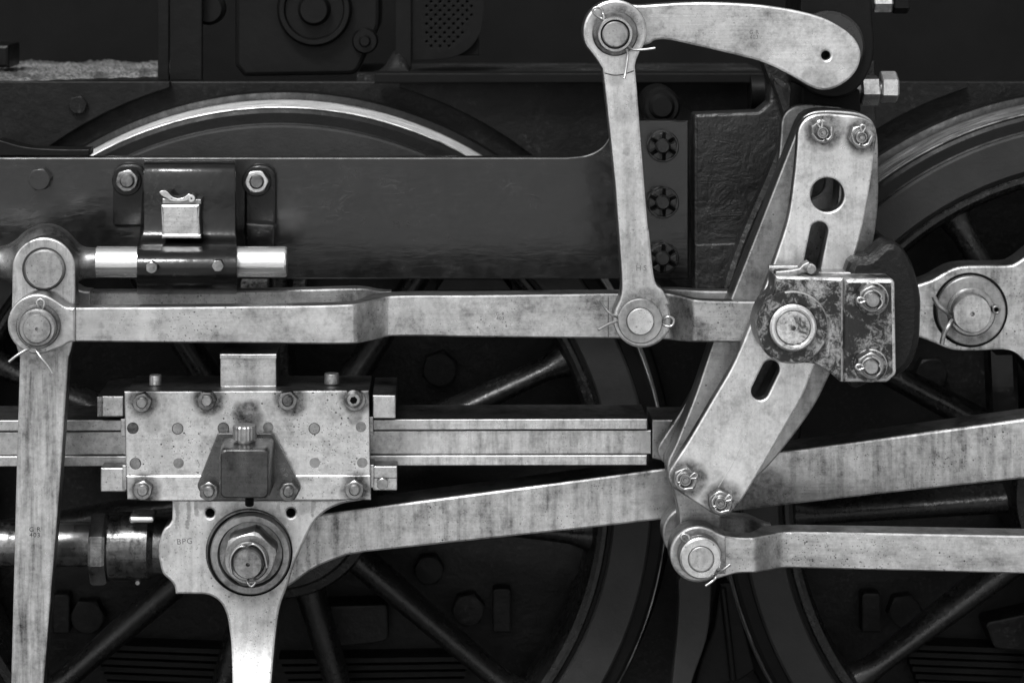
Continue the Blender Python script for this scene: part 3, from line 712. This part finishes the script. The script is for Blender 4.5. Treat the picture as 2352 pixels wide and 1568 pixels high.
# ---- combination lever
cl = thing('combination_lever', 'long upright polished lever hanging from the valve spindle at far left', 'lever', W(80, 1560, -.39))
hd = arc(100.6, 618, 72.5, 180, 360, 36)
plate('lever_bar', hd + [(173, 690)] + spl([(173, 690), (171, 760), (164, 800), (157, 822)], n=4)[1:] + [(140, 1078.6), (100.6, 1568), (94, 1650), (23, 1650), (25, 1568), (37.5, 1078.6), (45, 822)] + spl([(45, 822), (36, 790), (27, 740), (27, 690)], n=4)[1:],
      -.410, -.372, 'steel_lever', cl, .003)
ring('groove', 100.6, 618, -.4108, -.40, 50, 45, 'ink', cl, .0003)
disc('pivot_pin', 101, 620, -.424, -.37, 46, 'steel_dull', cl, .003)
text(cl, 'G R\n403', 80, 1222, -.4103, 10.5, 'ink', spacing=1.15)

# ---- valve spindle with its knuckle
vs = thing('valve_spindle', 'bright round valve spindle with dark knuckle sliding through the gloss black guide', 'rod', W(350, 636, -.315))
YS = -.315
xlathe('knuckle', 603, YS, spl([(-120, 37), (-20, 37), (10, 39), (35, 52), (55, 70), (80, 84), (105, 89), (130, 85), (155, 70), (172, 52), (186, 40), (200, 35), (224, 34)], n=4), 'steel_oily', vs, 56, ang=40)
xlathe('spindle', 601.5, YS, [(221, 33), (224, 35.5), (655, 35.5), (659, 33)], 'chrome', vs, 56)

# ---- valve spindle guide
vg = thing('spindle_guide', 'gloss black cast guide bolted to the beam, holding the bright spindle', 'guide', W(430, 660, -.25))
prof = spl([(-.119, 369), (-.20, 371), (-.236, 382), (-.246, 420), (-.252, 500), (-.262, 545), (-.290, 557), (-.330, 566), (-.358, 584), (-.370, 610), (-.368, 638), (-.356, 656), (-.330, 670), (-.28, 676), (-.22, 668), (-.119, 638)], n=4)
rings = []
for px_t, px_b, inset in ((330, 314, .5), (331, 315, .9), (333, 317, 1), (538, 541, 1), (540, 543, .9), (541, 544, .5)):
    row = []
    for (yy, py) in prof:
        t = min(1, max(0, (py - 530) / 40)); p = W(px_t + (px_b - px_t) * t, py, yy); k_ = .004 * (1 - inset)
        row.append((p.x, yy + k_ * 1.2, p.z - (k_ if py < 500 else -k_)))
    rings.append(row)
loft('guide_body', rings, 'gloss', vg, ang=32)
for ex0, ex1, et, eb in ((259, 336, 376, 522), (561, 634, 379, 545)):
    plate('lug', rnd([(ex0, et, 30), (ex1, et, 30), (ex1, eb, 6), (ex0, eb, 10)]), -.140, -.119, 'gloss', vg, .005)
    if ex0 > 500: plate('lug_step', rnd([(ex0 + 2, 512, 4), (ex1 - 2, 516, 6), (ex1 - 4, 575, 4), (ex0 + 2, 575, 4)]), -.165, -.119, 'gloss', vg, .004)
nut(vg, 291, 416, -.140, 27, .018, 15, 17, .008, 'nut', 'steel_oily', 34, 'gloss')
nut(vg, 589, 418, -.140, 28, .020, 5, 17, .006, 'steel_lit', 'steel_oily', 34, 'gloss')
for bx, by, rt in ((348, 615, 30), (500, 611, 0)): hexa('set_screw', bx, by, -.384, -.362, 14, rt, 'nut', vg)
ob_ = plate('oil_box', rnd([(369, 470, 3), (459, 469, 3), (458, 500), (461, 547, 5), (372, 548, 5), (371, 520)]), -.300, -.245, 'steel_lit', vg, .004)
box('box_lip', 371, 462, 538, 548, -.306, -.29, 'steel_lit', ob_, .003)
ld = plate('box_lid', rnd([(373, 456), (462, 458), (462, 469), (373, 468)]), -.296, -.245, 'steel_dull', vg, .0015)
plate('lid_spring', spl([(366, 441), (374, 437.5), (384, 440), (396, 452), (410, 456), (424, 452), (434, 445), (440, 452), (430, 461), (410, 464), (394, 462), (384, 456), (374, 451), (369, 447)], True, 4), -.300, -.282, 'steel_lit', ld, .001)
disc('hinge', 440, 456, -.301, -.27, 8.5, 'steel_lit', ld, .001, hole=2.2, n=24)

# ---- expansion link
el = thing('expansion_link', 'large curved polished expansion link with bolted side plate, round hole and slots', 'link', W(1700, 1180, -.40))
inner = spl([(1836, 285), (1786, 413), (1720, 582), (1683, 676), (1639, 785), (1599, 903), (1555, 1014), (1534, 1062), (1537, 1104), (1550, 1135), (1560, 1180), (1562, 1230)], n=5) + arc(1604, 1262, 46, 200, 0, 14) + \
    spl([(1656, 1225), (1656, 1190), (1662, 1165), (1700, 1126), (1749, 1086), (1792, 1039), (1864, 942), (1907, 858), (1962, 740), (2001, 582), (2016, 482), (2018, 389), (2013, 300), (1985, 264), (1920, 254), (1870, 256), (1846, 268)], n=5)
islot = spl([(1872, 420), (1900, 402), (1928, 425), (1905, 560), (1855, 700), (1795, 830), (1725, 960), (1680, 1030), (1645, 1032), (1628, 1000), (1672, 925), (1740, 800), (1797, 680), (1842, 560)], True, 4)
plate('curved_link', inner, -.390, -.330, 'steel_dull', el, .003, holes=[islot])
Q4 = lambda x, y: (1617 + x / 3.2, 91.9 + y / 3.2)
QA = lambda x, y: (1286.25 + x / 3.2, 826.9 + y / 3.2)
front = spl([Q4(690, 690), Q4(702, 640), Q4(735, 592), Q4(800, 555), Q4(890, 542), Q4(1010, 550), Q4(1130, 562), Q4(1215, 590), Q4(1258, 640), Q4(1269, 705), Q4(1250, 850), Q4(1230, 1010), Q4(1190, 1250), Q4(1150, 1440), (1963, 590), (1935, 690), (1900, 780), QA(1865, 60), QA(1780, 270), QA(1660, 480), QA(1500, 760), QA(1380, 960), QA(1290, 1092), QA(1240, 1136), QA(1180, 1146), QA(1110, 1120)], n=5) + \
    spl([QA(1040, 1074), QA(850, 950), QA(812, 905), QA(798, 860), QA(806, 810), QA(850, 740), QA(960, 570), QA(1130, 280), (1689, 827), (1745, 691), (1782, 590), (1811, 498), (1825, 404), (1831, 340), Q4(690, 690)], n=5)[:-1]
fholes = [circ(1900.4, 447.8, 39, 48), slot(1882, 530, 1856, 660, 20.5), slot(1770.6, 847.5, 1746, 898, 20.3)]
plate('side_plate', front, -.465, -.438, 'steel_link', el, .003, holes=fholes)
plate('rear_side_plate', front, -.285, -.262, 'steel_dull', el, .003, holes=fholes, yref=-.465)
tube('scribed_line', [[(1733, 935, -.4653), (1712, 1000, -.4653), (1685, 1060, -.4653), (1650, 1118, -.4653)]], .0005, 'steel_lit', el)
def link_nut(cx, cy, rot, loop_a):
    lathe('spacer', cx, cy, -.44, [(0, -.4385), (30, -.4385), (30, -.255), (0, -.255)], 'steel_dull', el, 32)
    o = hexa('nut', cx, cy, -.489, -.464, 29.5, rot, 'nut', el)
    ring('nut_collar', cx, cy + 1, -.493, -.487, 19, 13.5, 'nut', o, n=32)
    lathe('stud', cx, cy + 1, -.50, [(0, -.4995), (4, -.4995), (5, -.4965), (8, -.4965), (10, -.500), (12.5, -.500), (14, -.497), (14, -.47), (0, -.47)], 'steel_dull', o, 28)
    y = -.497; A = R(loop_a); d = lambda r, a: (cx + r * math.cos(A + R(a)), cy + 1 + r * math.sin(A + R(a)))
    P = lambda r, a, yy=y: (*d(r, a), yy)
    cotter(o, [[P(13, 8), P(19, 14), P(25, 15), P(29, 5), P(28, -8), P(22, -12), P(14, -8)],
                        [P(14, 172), P(19, 165), P(20, 130), P(19, 105), P(24, 75)], [P(14, 190), P(19, 197), P(20, 230), P(20, 250), P(25, 285)]], .0017, deep=False)
link_nut(1890.4, 304.4, 30, 250); link_nut(1979.5, 315.3, 12, 275); link_nut(1574.4, 1101.9, 20, -28); link_nut(1655.6, 1155, 35, -35)

# ---- eccentric rod
er = thing('eccentric_rod', 'polished eccentric rod forked round the foot of the expansion link', 'rod', W(2000, 1316, -.37))
E1, E2, G1, G2 = -.450, -.412, -.395, -.345
bar('front_blade', [(1640, 1218, 1330, E1, E2), (1661, 1229, 1325, E1, E2), (1690, 1234.5, 1317, E1, E2), (1722, 1235.5, 1315, E1, E2), (1728, 1235.3, 1315, E1, E2), (1764, 1229, 1309.5, -.4225, G2 - .02), (1800, 1222.5, 1304, G1, G2), (1867, 1222, 1305, G1, G2), (2352, 1230.6, 1317, G1, G2), (2640, 1235.5, 1324, G1, G2)], 'steel_ecc', er)
bar('rear_blade', [(1640, 1218, 1330, -.322, -.285), (1661, 1229, 1325, -.322, -.285), (1722, 1235.5, 1315, -.322, -.285), (1745, 1236, 1317, -.328, -.29), (1772, 1239, 1321, -.345, -.32), (1792, 1242, 1325, -.347, -.33)], 'steel_dull', er, yref=E1)
eeye = arc(1603.8, 1272.6, 65, -55, -315, 50) + spl([(1654, 1319), (1668, 1318)], n=2) + [(1668, 1231), (1655, 1226)]
plate('front_eye', eeye, -.454, -.408, 'steel_ecc', er, .004)
plate('rear_eye', eeye, -.325, -.28, 'steel_dull', er, .004, yref=-.454)
disc('collar', 1608.5, 1279, -.474, -.45, 50, 'steel_oily', er, .003)
disc('nut_plate', 1610, 1282.5, -.486, -.47, 48, 'steel', er, .003)
ring('groove', 1610.4, 1283.4, -.4866, -.48, 30.5, 28.5, 'ink', er, .0002)
disc('pin', 1610.4, 1283.4, -.4875, -.28, 28, 'steel', er, .001)
y = -.482
cotter(er, [[(1577, 1247, -.475), (1566, 1238, y), (1565, 1230, y), (1572, 1226, y), (1581, 1230, y), (1583, 1239, y), (1580, 1246, -.475)],
            [(1642, 1318, -.475), (1644, 1326, y), (1636, 1334, y), (1620, 1345, y - .004)], [(1648, 1314, -.475), (1662, 1307, y), (1677, 1295, y)]], .0022)
text(er, 'S', 1673, 1276, -.4543, 9)

# ---- bracket carrying the link trunnion
tb = thing('trunnion_bracket', 'worn black and bright bearing bracket clamped over the middle of the expansion link', 'bracket', W(1930, 870, -.4))
Q8 = lambda x, y: (1617 + x / 3.2, 551.25 + y / 3.2)
bo_ = [Q8(525, 265), Q8(1026, 280), Q8(1026, 1044)] + spl([Q8(1000, 1040), Q8(930, 980), Q8(850, 925), Q8(760, 905), Q8(640, 912), Q8(550, 895), Q8(470, 848), Q8(415, 770), Q8(386, 660), Q8(398, 570), Q8(440, 480), Q8(505, 410), Q8(522, 370)], n=5)
plate('bearing_half', bo_, -.550, -.470, 'worn', tb, .004)
plate('flange', rnd([Q8(1032, 285), (*Q8(1404, 285), 12), (*Q8(1416, 985), 16), (*Q8(1350, 1046), 14), Q8(1032, 1046)]), -.560, -.50, 'worn', tb, .006)
cxy = Q8(657, 645)
lathe('bearing_boss', cxy[0], cxy[1], -.565, [(0, -.556), (54, -.556), (56, -.560), (80, -.560), (83, -.556), (83, -.54), (0, -.54)], 'worn', tb)
ring('bush_ring', cxy[0] + .3, cxy[1] + .5, -.572, -.55, 54, 40.5, 'wornlite', tb, .003)
lathe('trunnion_pin', cxy[0] + .3, cxy[1] + .5, -.570, [(0, -.560), (5.5, -.560), (5.5, -.570), (37, -.570), (39.5, -.5675), (39.5, -.47), (0, -.47)], 'wornlite', tb)
plate('support_arm', spl([Q8(1050, 230), Q8(1220, 120), Q8(1340, 20), Q8(1450, 45), Q8(1540, 190), Q8(1596, 400), Q8(1600, 560), Q8(1585, 760), Q8(1520, 930), Q8(1400, 1020), Q8(1250, 1045), Q8(1060, 1030)], True, 5), -.502, -.43, 'castblack', tb, .012)
plate('support_root', spl([Q8(1250, 200), Q8(1345, 30), Q8(1450, 60), Q8(1540, 200), Q8(1590, 420), Q8(1590, 600), Q8(1570, 760), Q8(1500, 900), Q8(1400, 980), Q8(1290, 900)], True, 5), -.44, -.10, 'castblack', tb, .012)
box('top_flange', 1880, 1958, 625, 637, -.50, -.455, 'steel_dull', tb, .002)
for nx, ny, rt, la_ in ((2004.5, 687.5, 28, 175), (2001.5, 841, 30, 175)):
    ring('washer', nx - 1, ny - 1, -.565, -.555, 38, 16, 'worn', tb)
    o = hexa('nut', nx - .5, ny, -.590, -.562, 33, rt, 'nut', tb)
    ring('nut_collar', nx, ny + 2, -.600, -.588, 23, 17, 'nut', o, n=32)
    lathe('stud', nx + .5, ny + 3, -.612, [(0, -.612), (14, -.612), (17, -.608), (17, -.56), (0, -.56)], 'nut', o, 32)
    y = -.604
    cotter(o, [[(nx - 17, ny + 1, y), (nx - 25, ny - 4, y), (nx - 33, ny - 3, y), (nx - 35, ny + 3, y), (nx - 30, ny + 8, y), (nx - 22, ny + 6, y), (nx - 16, ny + 4, y)],
                        [(nx + 18, ny - 1, y), (nx + 22, ny + 5, y), (nx + 20, ny + 14, y), (nx + 12, ny + 22, y)], [(nx + 18, ny, y), (nx + 20, ny - 8, y), (nx + 12, ny - 17, y), (nx + 1, ny - 22, y)]], .0018, deep=False)
oc = plate('oil_hole_cover', [Q8(525, 262), Q8(528, 232), Q8(640, 222), Q8(700, 210), Q8(728, 180), Q8(770, 160)] + arc(*Q8(787, 215), 12.5, -100, 80, 14) + [Q8(740, 238), Q8(700, 258), Q8(640, 264)], -.530, -.505, 'steel', tb, .0015)
disc('hinge_pin', *Q8(787, 222), -.536, -.50, 10, 'steel_dull', oc, .001, n=28)
box('cover_latch', *[Q8(478, 0)[0], Q8(690, 0)[0]], Q8(0, 190)[1], Q8(0, 212)[1], -.515, -.50, 'steel_lit', oc, .001)

# ---- connecting rod
cr = thing('connecting_rod', 'heavy pitted connecting rod slanting up from the crosshead behind the expansion link', 'rod', W(1400, 1210, -.17))
crp = [(560, 1206), (749, 1178), (1378, 1095), (2352, 962), (2760, 906)] + [(2760, 1044), (2352, 1099.4), (2021, 1134.7), (1378, 1210), (840, 1268)] + spl([(796, 1275.5), (746, 1294), (705, 1316), (670, 1342), (620, 1366), (560, 1360)], n=4)
plate('rod_bar', crp, -.215, -.135, 'steel_con', cr, .004)

# ---- coupling rod end on the right-hand crank pin
sr = thing('coupling_rod', 'pale pitted coupling rod end with large pin and washer beside the right wheel hub', 'rod', W(2300, 805, -.08))
srp = spl([Q8(1500, 345), Q8(1590, 322), Q8(1680, 290), Q8(1760, 244), Q8(1840, 206), Q8(1960, 188), Q8(2230, 186), Q8(2300, 165), Q8(2352, 130)], n=4) + [(2440, 520), (2760, 500), (2760, 960), (2440, 900)] + spl([Q8(2352, 885), Q8(2290, 830), Q8(2200, 806), Q8(2000, 814), Q8(1830, 808), Q8(1700, 760), Q8(1600, 722), Q8(1500, 700)], n=4)
plate('rod_end', srp, -.118, -.05, 'steel_pit', sr, .004)
ring('groove', 2229, 712, -.1186, -.11, 86, 80, 'hole', sr, .0003)
ring('washer', 2231, 714.5, -.127, -.115, 79.5, 40, 'steel_dull', sr, .002)
ring('pin_shoulder', 2232.2, 717.5, -.134, -.12, 56, 40, 'nut', sr, .003)
lathe('pin', 2233.5, 721, -.160, [(0, -.150), (5.5, -.150), (5.5, -.160), (42, -.160), (44, -.157), (44, -.05), (0, -.05)], 'steel_pit', sr)
y = -.15
cotter(sr, [[(2188, 724, -.140), (2172, 714, y), (2155, 700, y), (2144, 680, y)], [(2190, 734, -.14), (2178, 750, y), (2168, 768, y), (2163, 790, y)]], .0045, 'steel_dull')
ring('pin_loop', 2289, 712, -.150, -.128, 10, 5, 'nut', sr)
ck = thing('crank_boss', 'dark greasy crank boss low beside the coupling rod end', 'crank', W(2330, 960, -.04))
lathe('boss', 2560, 1000, -.03, [(0, -.048), (196, -.048), (210, -.04), (214, -.02), (214, .02), (0, .02)], 'black', ck, n=80)
plate('boss_lug', rnd([(2272, 800), (2340, 800), (2346, 960, 20), (2280, 972, 14)]), -.048, .01, 'gloss', ck, .012)

# ---- slide bars
sl = thing('slide_bars', 'stack of three bright horizontal slide bars running through the crosshead', 'guide bars', W(700, 1066, -.19))
for t0, t1, b0, b1, yf, x1, nm in ((964.7, 961.6, 989.7, 985.6, -.247, 1487, 'top_bar'), (992, 988, 1044.5, 1042, -.238, 1496, 'middle_bar'), (1047.5, 1045, 1071, 1068, -.247, 1486, 'bottom_bar')):
    plate(nm, [(-200, t0 + .8), (x1, t1), (x1, b1), (-200, b0 + .6)], yf, -.128, 'bar', sl, .0015)
box('gap_strip', -200, 1480, 984, 994, -.234, -.13, 'ink', sl, .0005)
box('gap_strip', -200, 1480, 1040, 1049, -.234, -.13, 'ink', sl, .0005)
plate('end_block', rnd([(1498, 964), (1610, 964), (1610, 1060), (1540, 1062), (1498, 1052)]), -.2365, -.13, 'steel_dull', sl, .002)

# ---- piston rod and gland
pr = thing('piston_rod', 'oily round piston rod with hexagonal collar entering the crosshead', 'rod', W(200, 1300, -.2))
xlathe('rod', 1249, -.20, [(-200, 50), (225, 50)], 'wet', pr, 48)
s = S(-.2); rings = []
for px, k_ in ((213, .95), (219, 1), (244, 1), (250, .95)):
    c = W(px, 1257, -.20); rings.append([(c.x, -.20 + 84 * k_ * s * math.cos(R(45 * i + 14)), c.z + 86 * k_ * s * math.sin(R(45 * i + 14))) for i in range(8)])
loft('collar_nut', rings, 'wet', pr, ang=15)
xlathe('socket', 1253, -.20, [(250, 72), (255, 76), (300, 77), (345, 76), (358, 66), (420, 62)], 'wet', pr, 48)
plate('cotter_key', rnd([(296, 1186, 6), (353, 1186, 6), (353, 1201, 6), (296, 1201, 6)]), -.262, -.21, 'chrome', pr, .004)
disc('drain_plug', 316, 1338, -.22, -.18, 6, 'nut', pr, .001, n=20)

# ---- crosshead
ch = thing('crosshead', 'bright bolted crosshead block with oil cup, big centre nut and tapering drop arm', 'crosshead', W(570, 1360, -.25))
plate('front_plate', [(285, 899), (847, 897), (850, 1092), (289, 1092.5)], -.302, -.262, 'steel_cross', ch, .002)
plate('lower_strip', [(290, 1092), (851, 1091), (852, 1148), (340, 1150.5), (292, 1146)], -.305, -.262, 'steel_cross', ch, .002)
box('body', 290, 848, 900, 961, -.264, -.122, 'steel_oily', ch, .002)
box('lower_body', 292, 848, 1080, 1148, -.264, -.15, 'steel_oily', ch, .002)
top_z = W(400, 899, -.302).z
for rx, ry, ph in ((305, 983, 1), (408, 984, 1), (513, 983, 1), (616, 981, 0), (722, 984, 1), (829, 980, 0), (311, 1064, 1), (410, 1063, 0), (723, 1062, 0), (832, 1062, 0)):
    o = disc('plug', rx, ry, -.3026, -.29, 12, 'steel_dull', ch, .0004, n=28)
    if ph: ring('plug_edge', rx, ry, -.3024, -.30, 13.3, 12.1, 'ink', o, .0001, n=28)
for nx, ny, rt, yy in ((325, 926, 14, -.302), (474, 921.5, 0, -.302), (660, 921.5, 10, -.302), (327, 1127, 22, -.305), (479, 1129.5, 28, -.318), (662, 1130, 8, -.318), (814, 1126, 30, -.305)):
    nut(ch, nx, ny, yy, 23, .020, rt, 13, .012, 'nut', 'nut')
o = disc('socket_screw', 812, 918, -.326, -.30, 21, 'nut', ch, .005, n=36)
hexa('hex_socket', 812.2, 919, -.3265, -.325, 9, 12, 'hole', o)
disc('screw_washer', 815, 919, -.305, -.30, 25, 'nut', ch, .001, n=36)
# keepers at both ends
for x0, x1, t, b_, yf in ((223, 284, 910, 957, -.285), (231, 290, 1074, 1129, -.285), (855.5, 908.6, 907.7, 960.8, -.285), (855.5, 912, 1070, 1126, -.285)):
    kp = plate('keeper_block', rnd([(x0, t, 2), (x1, t, 2), (x1, b_, 3), (x0, b_, 3)]), yf, -.13, 'steel_lit', ch, .002)
    if x0 == 223: box('keeper_edge', 223, 234, 911, 957, -.292, -.284, 'steel', kp, .001)
    if x0 > 800 and t > 1000:
        hexa('bolt_head', 878, 1111.5, -.300, -.284, 14, 30, 'nut', kp); box('keeper_line', 856, 911, 1096, 1098, -.2853, -.284, 'ink', kp, .0002)
for x0, x1, t, b_ in ((277, 288, 962, 1002), (848, 857, 957, 1000), (849, 858.5, 1067, 1120), (281, 291, 1068, 1125)):
    box('liner_edge', x0, x1, t, b_, -.292, -.15, 'steel', ch, .001)
# pins and oil box on the top face
def vcyl(name, px, py_t, py_b, yc, r, material, parent, taper=1.0, knurl=0):
    s = S(yc); a = W(px, py_t, yc); b_ = W(px, py_b, yc); rings = []; n = 40
    for z, k_ in ((b_.z, taper), (a.z - .002, 1), (a.z, .93)):
        rings.append([(a.x + r * s * k_ * (1 + knurl * (i % 2)) * math.cos(2 * math.pi * i / n), yc + r * s * k_ * (1 + knurl * (i % 2)) * math.sin(2 * math.pi * i / n), z) for i in range(n)])
    return loft(name, rings, material, parent, ang=25 if not knurl else 12)
vcyl('locating_pin', 357, 861, 883, -.235, 14, 'steel', ch); vcyl('locating_pin', 762, 857, 880, -.235, 17, 'steel', ch)
tbx = plate('top_oil_box', [(506, 820), (634, 820), (635, 893), (506, 893)], -.262, -.165, 'steel', ch, .002)
plate('box_lid', [(505, 813), (635, 813), (635, 824), (505, 824)], -.266, -.16, 'steel_lit', tbx, .0015)
for px in (520, 618): vcyl('lid_screw', px, 806, 816, -.225, 5, 'steel_dull', tbx)
# oil cup on the front
ob_ = plate('oil_cup_flange', rnd([(500, 994, 8), (626, 994, 10), (692, 1120, 14), (676, 1150, 14), (470, 1150, 14), (452, 1116, 14)]), -.318, -.304, 'cup', ch, .002)
rings = []
for yy, k_ in ((-.317, 1.02), (-.360, 1.0), (-.388, .985), (-.396, .965), (-.401, .93), (-.403, .88)):
    cx_, cy_ = 563.5, 1082.5; hw, hh = 59 * k_, 59 * k_
    row = []
    for (qx, qy) in rnd([(-hw, -hh, 12), (hw, -hh, 12), (hw, hh, 12), (-hw, hh, 12)], 4):
        s = S(-.385); c = W(cx_, cy_, -.385); row.append((c.x + qx * s, yy, c.z - qy * s))
    rings.append(row)
cup = loft('oil_cup', rings, 'cup', ch, ang=30)
vcyl('cap_neck', 562, 1000, 1032, -.352, 20, 'steel', cup)
vcyl('filler_cap', 562, 976, 1007, -.352, 26, 'steel_dull', cup, knurl=.05)
tube('drip_nozzle', [[(573, 1140, -.34), (573, 1158, -.335)]], .0075, 'black', cup, n=12)
text(ob_, 'B P', 651, 1085, -.3183, 12, rot=-62)
# drop arm with the big centre nut
arm = [(395, 1146), (395, 1192)] + spl([(395, 1192), (388, 1204), (376, 1215), (366, 1240), (363, 1268), (367, 1296), (374, 1318), (391, 1334), (400, 1347), (403, 1364.5)], n=4)[1:] + \
      spl([(403, 1364.5), (444, 1364.5), (480, 1367), (506, 1384), (520, 1412), (527, 1450), (531, 1485), (536, 1568), (540, 1660)], n=4)[1:] + [(620, 1660)] + \
      spl([(620, 1660), (625, 1568), (634, 1453.6), (644, 1391), (659, 1350), (675, 1297), (700, 1241), (719, 1204), (746, 1176), (780, 1159), (812, 1152), (849, 1147)], n=4)[1:]
me = plate_mesh([arm, circ(482, 1178.6, 10, 24), circ(668, 1178, 10, 24)], -.290, -.225, .004)
bmx = bmesh.new(); bmx.from_mesh(me); bmesh.ops.remove_doubles(bmx, verts=bmx.verts, dist=2e-6)
for q in range(1440, 1650, 7):
    bmesh.ops.bisect_plane(bmx, geom=bmx.verts[:] + bmx.edges[:] + bmx.faces[:], plane_co=W(570, q, -.29), plane_no=(0, 0, 1))
z0 = W(570, 1440, -.29).z; bl = .060                # the tail leans out: slope grows to .36 over 60 mm
for v in bmx.verts:
    d = max(0, z0 - v.co.z); v.co.y -= .36 * (d * d / (2 * bl) if d < bl else d - bl / 2)
bmx.to_mesh(me); bmx.free()
put('drop_arm', me, 'steel_drop', ch, ang=20, side=True)
for hx in (482, 668): disc('hole_floor', hx, 1178.6, -.262, -.25, 10.4, 'hole', ch, .0005, n=20)
ring('pin_seat', 572, 1268, -.2935, -.28, 100, 91, 'steel_oily', ch, .002, n=72)
ring('seat_groove', 574, 1271.5, -.2945, -.28, 97.5, 91.5, 'hole', ch, .0005, n=72)
lathe('pin_washer', 575, 1273.5, -.312, [(0, -.302), (72, -.302), (74, -.309), (76, -.312), (89, -.312), (92, -.309), (92, -.285), (0, -.285)], 'steel_dull', ch, n=72)
o = hexa('centre_nut', 572.5, 1284, -.352, -.300, 66, 16, 'nut', ch)
ring('nut_crown', 571, 1290, -.362, -.350, 46, 36, 'nut', o, .002)
lathe('pin_end', 569.4, 1296, -.385, [(0, -.372), (5, -.372), (5, -.385), (31, -.385), (34, -.381), (34, -.34), (0, -.34)], 'nut', o)
y = -.37
cotter(o, [[(568, 1261, -.36), (560, 1254, y), (546, 1258, y), (534, 1272, y), (529, 1292, y), (533, 1317, y)], [(566, 1258, -.36), (578, 1249, y), (592, 1254, y), (606, 1272, y), (613, 1303, y)],
                    [(570, 1330, -.365), (569, 1338, y), (577, 1346, y), (586, 1338, y), (584, 1329, -.365)]], .0020, deep=False)
text(ch, 'B P G', 424, 1243, -.2903, 13, rot=4, spacing=.8)
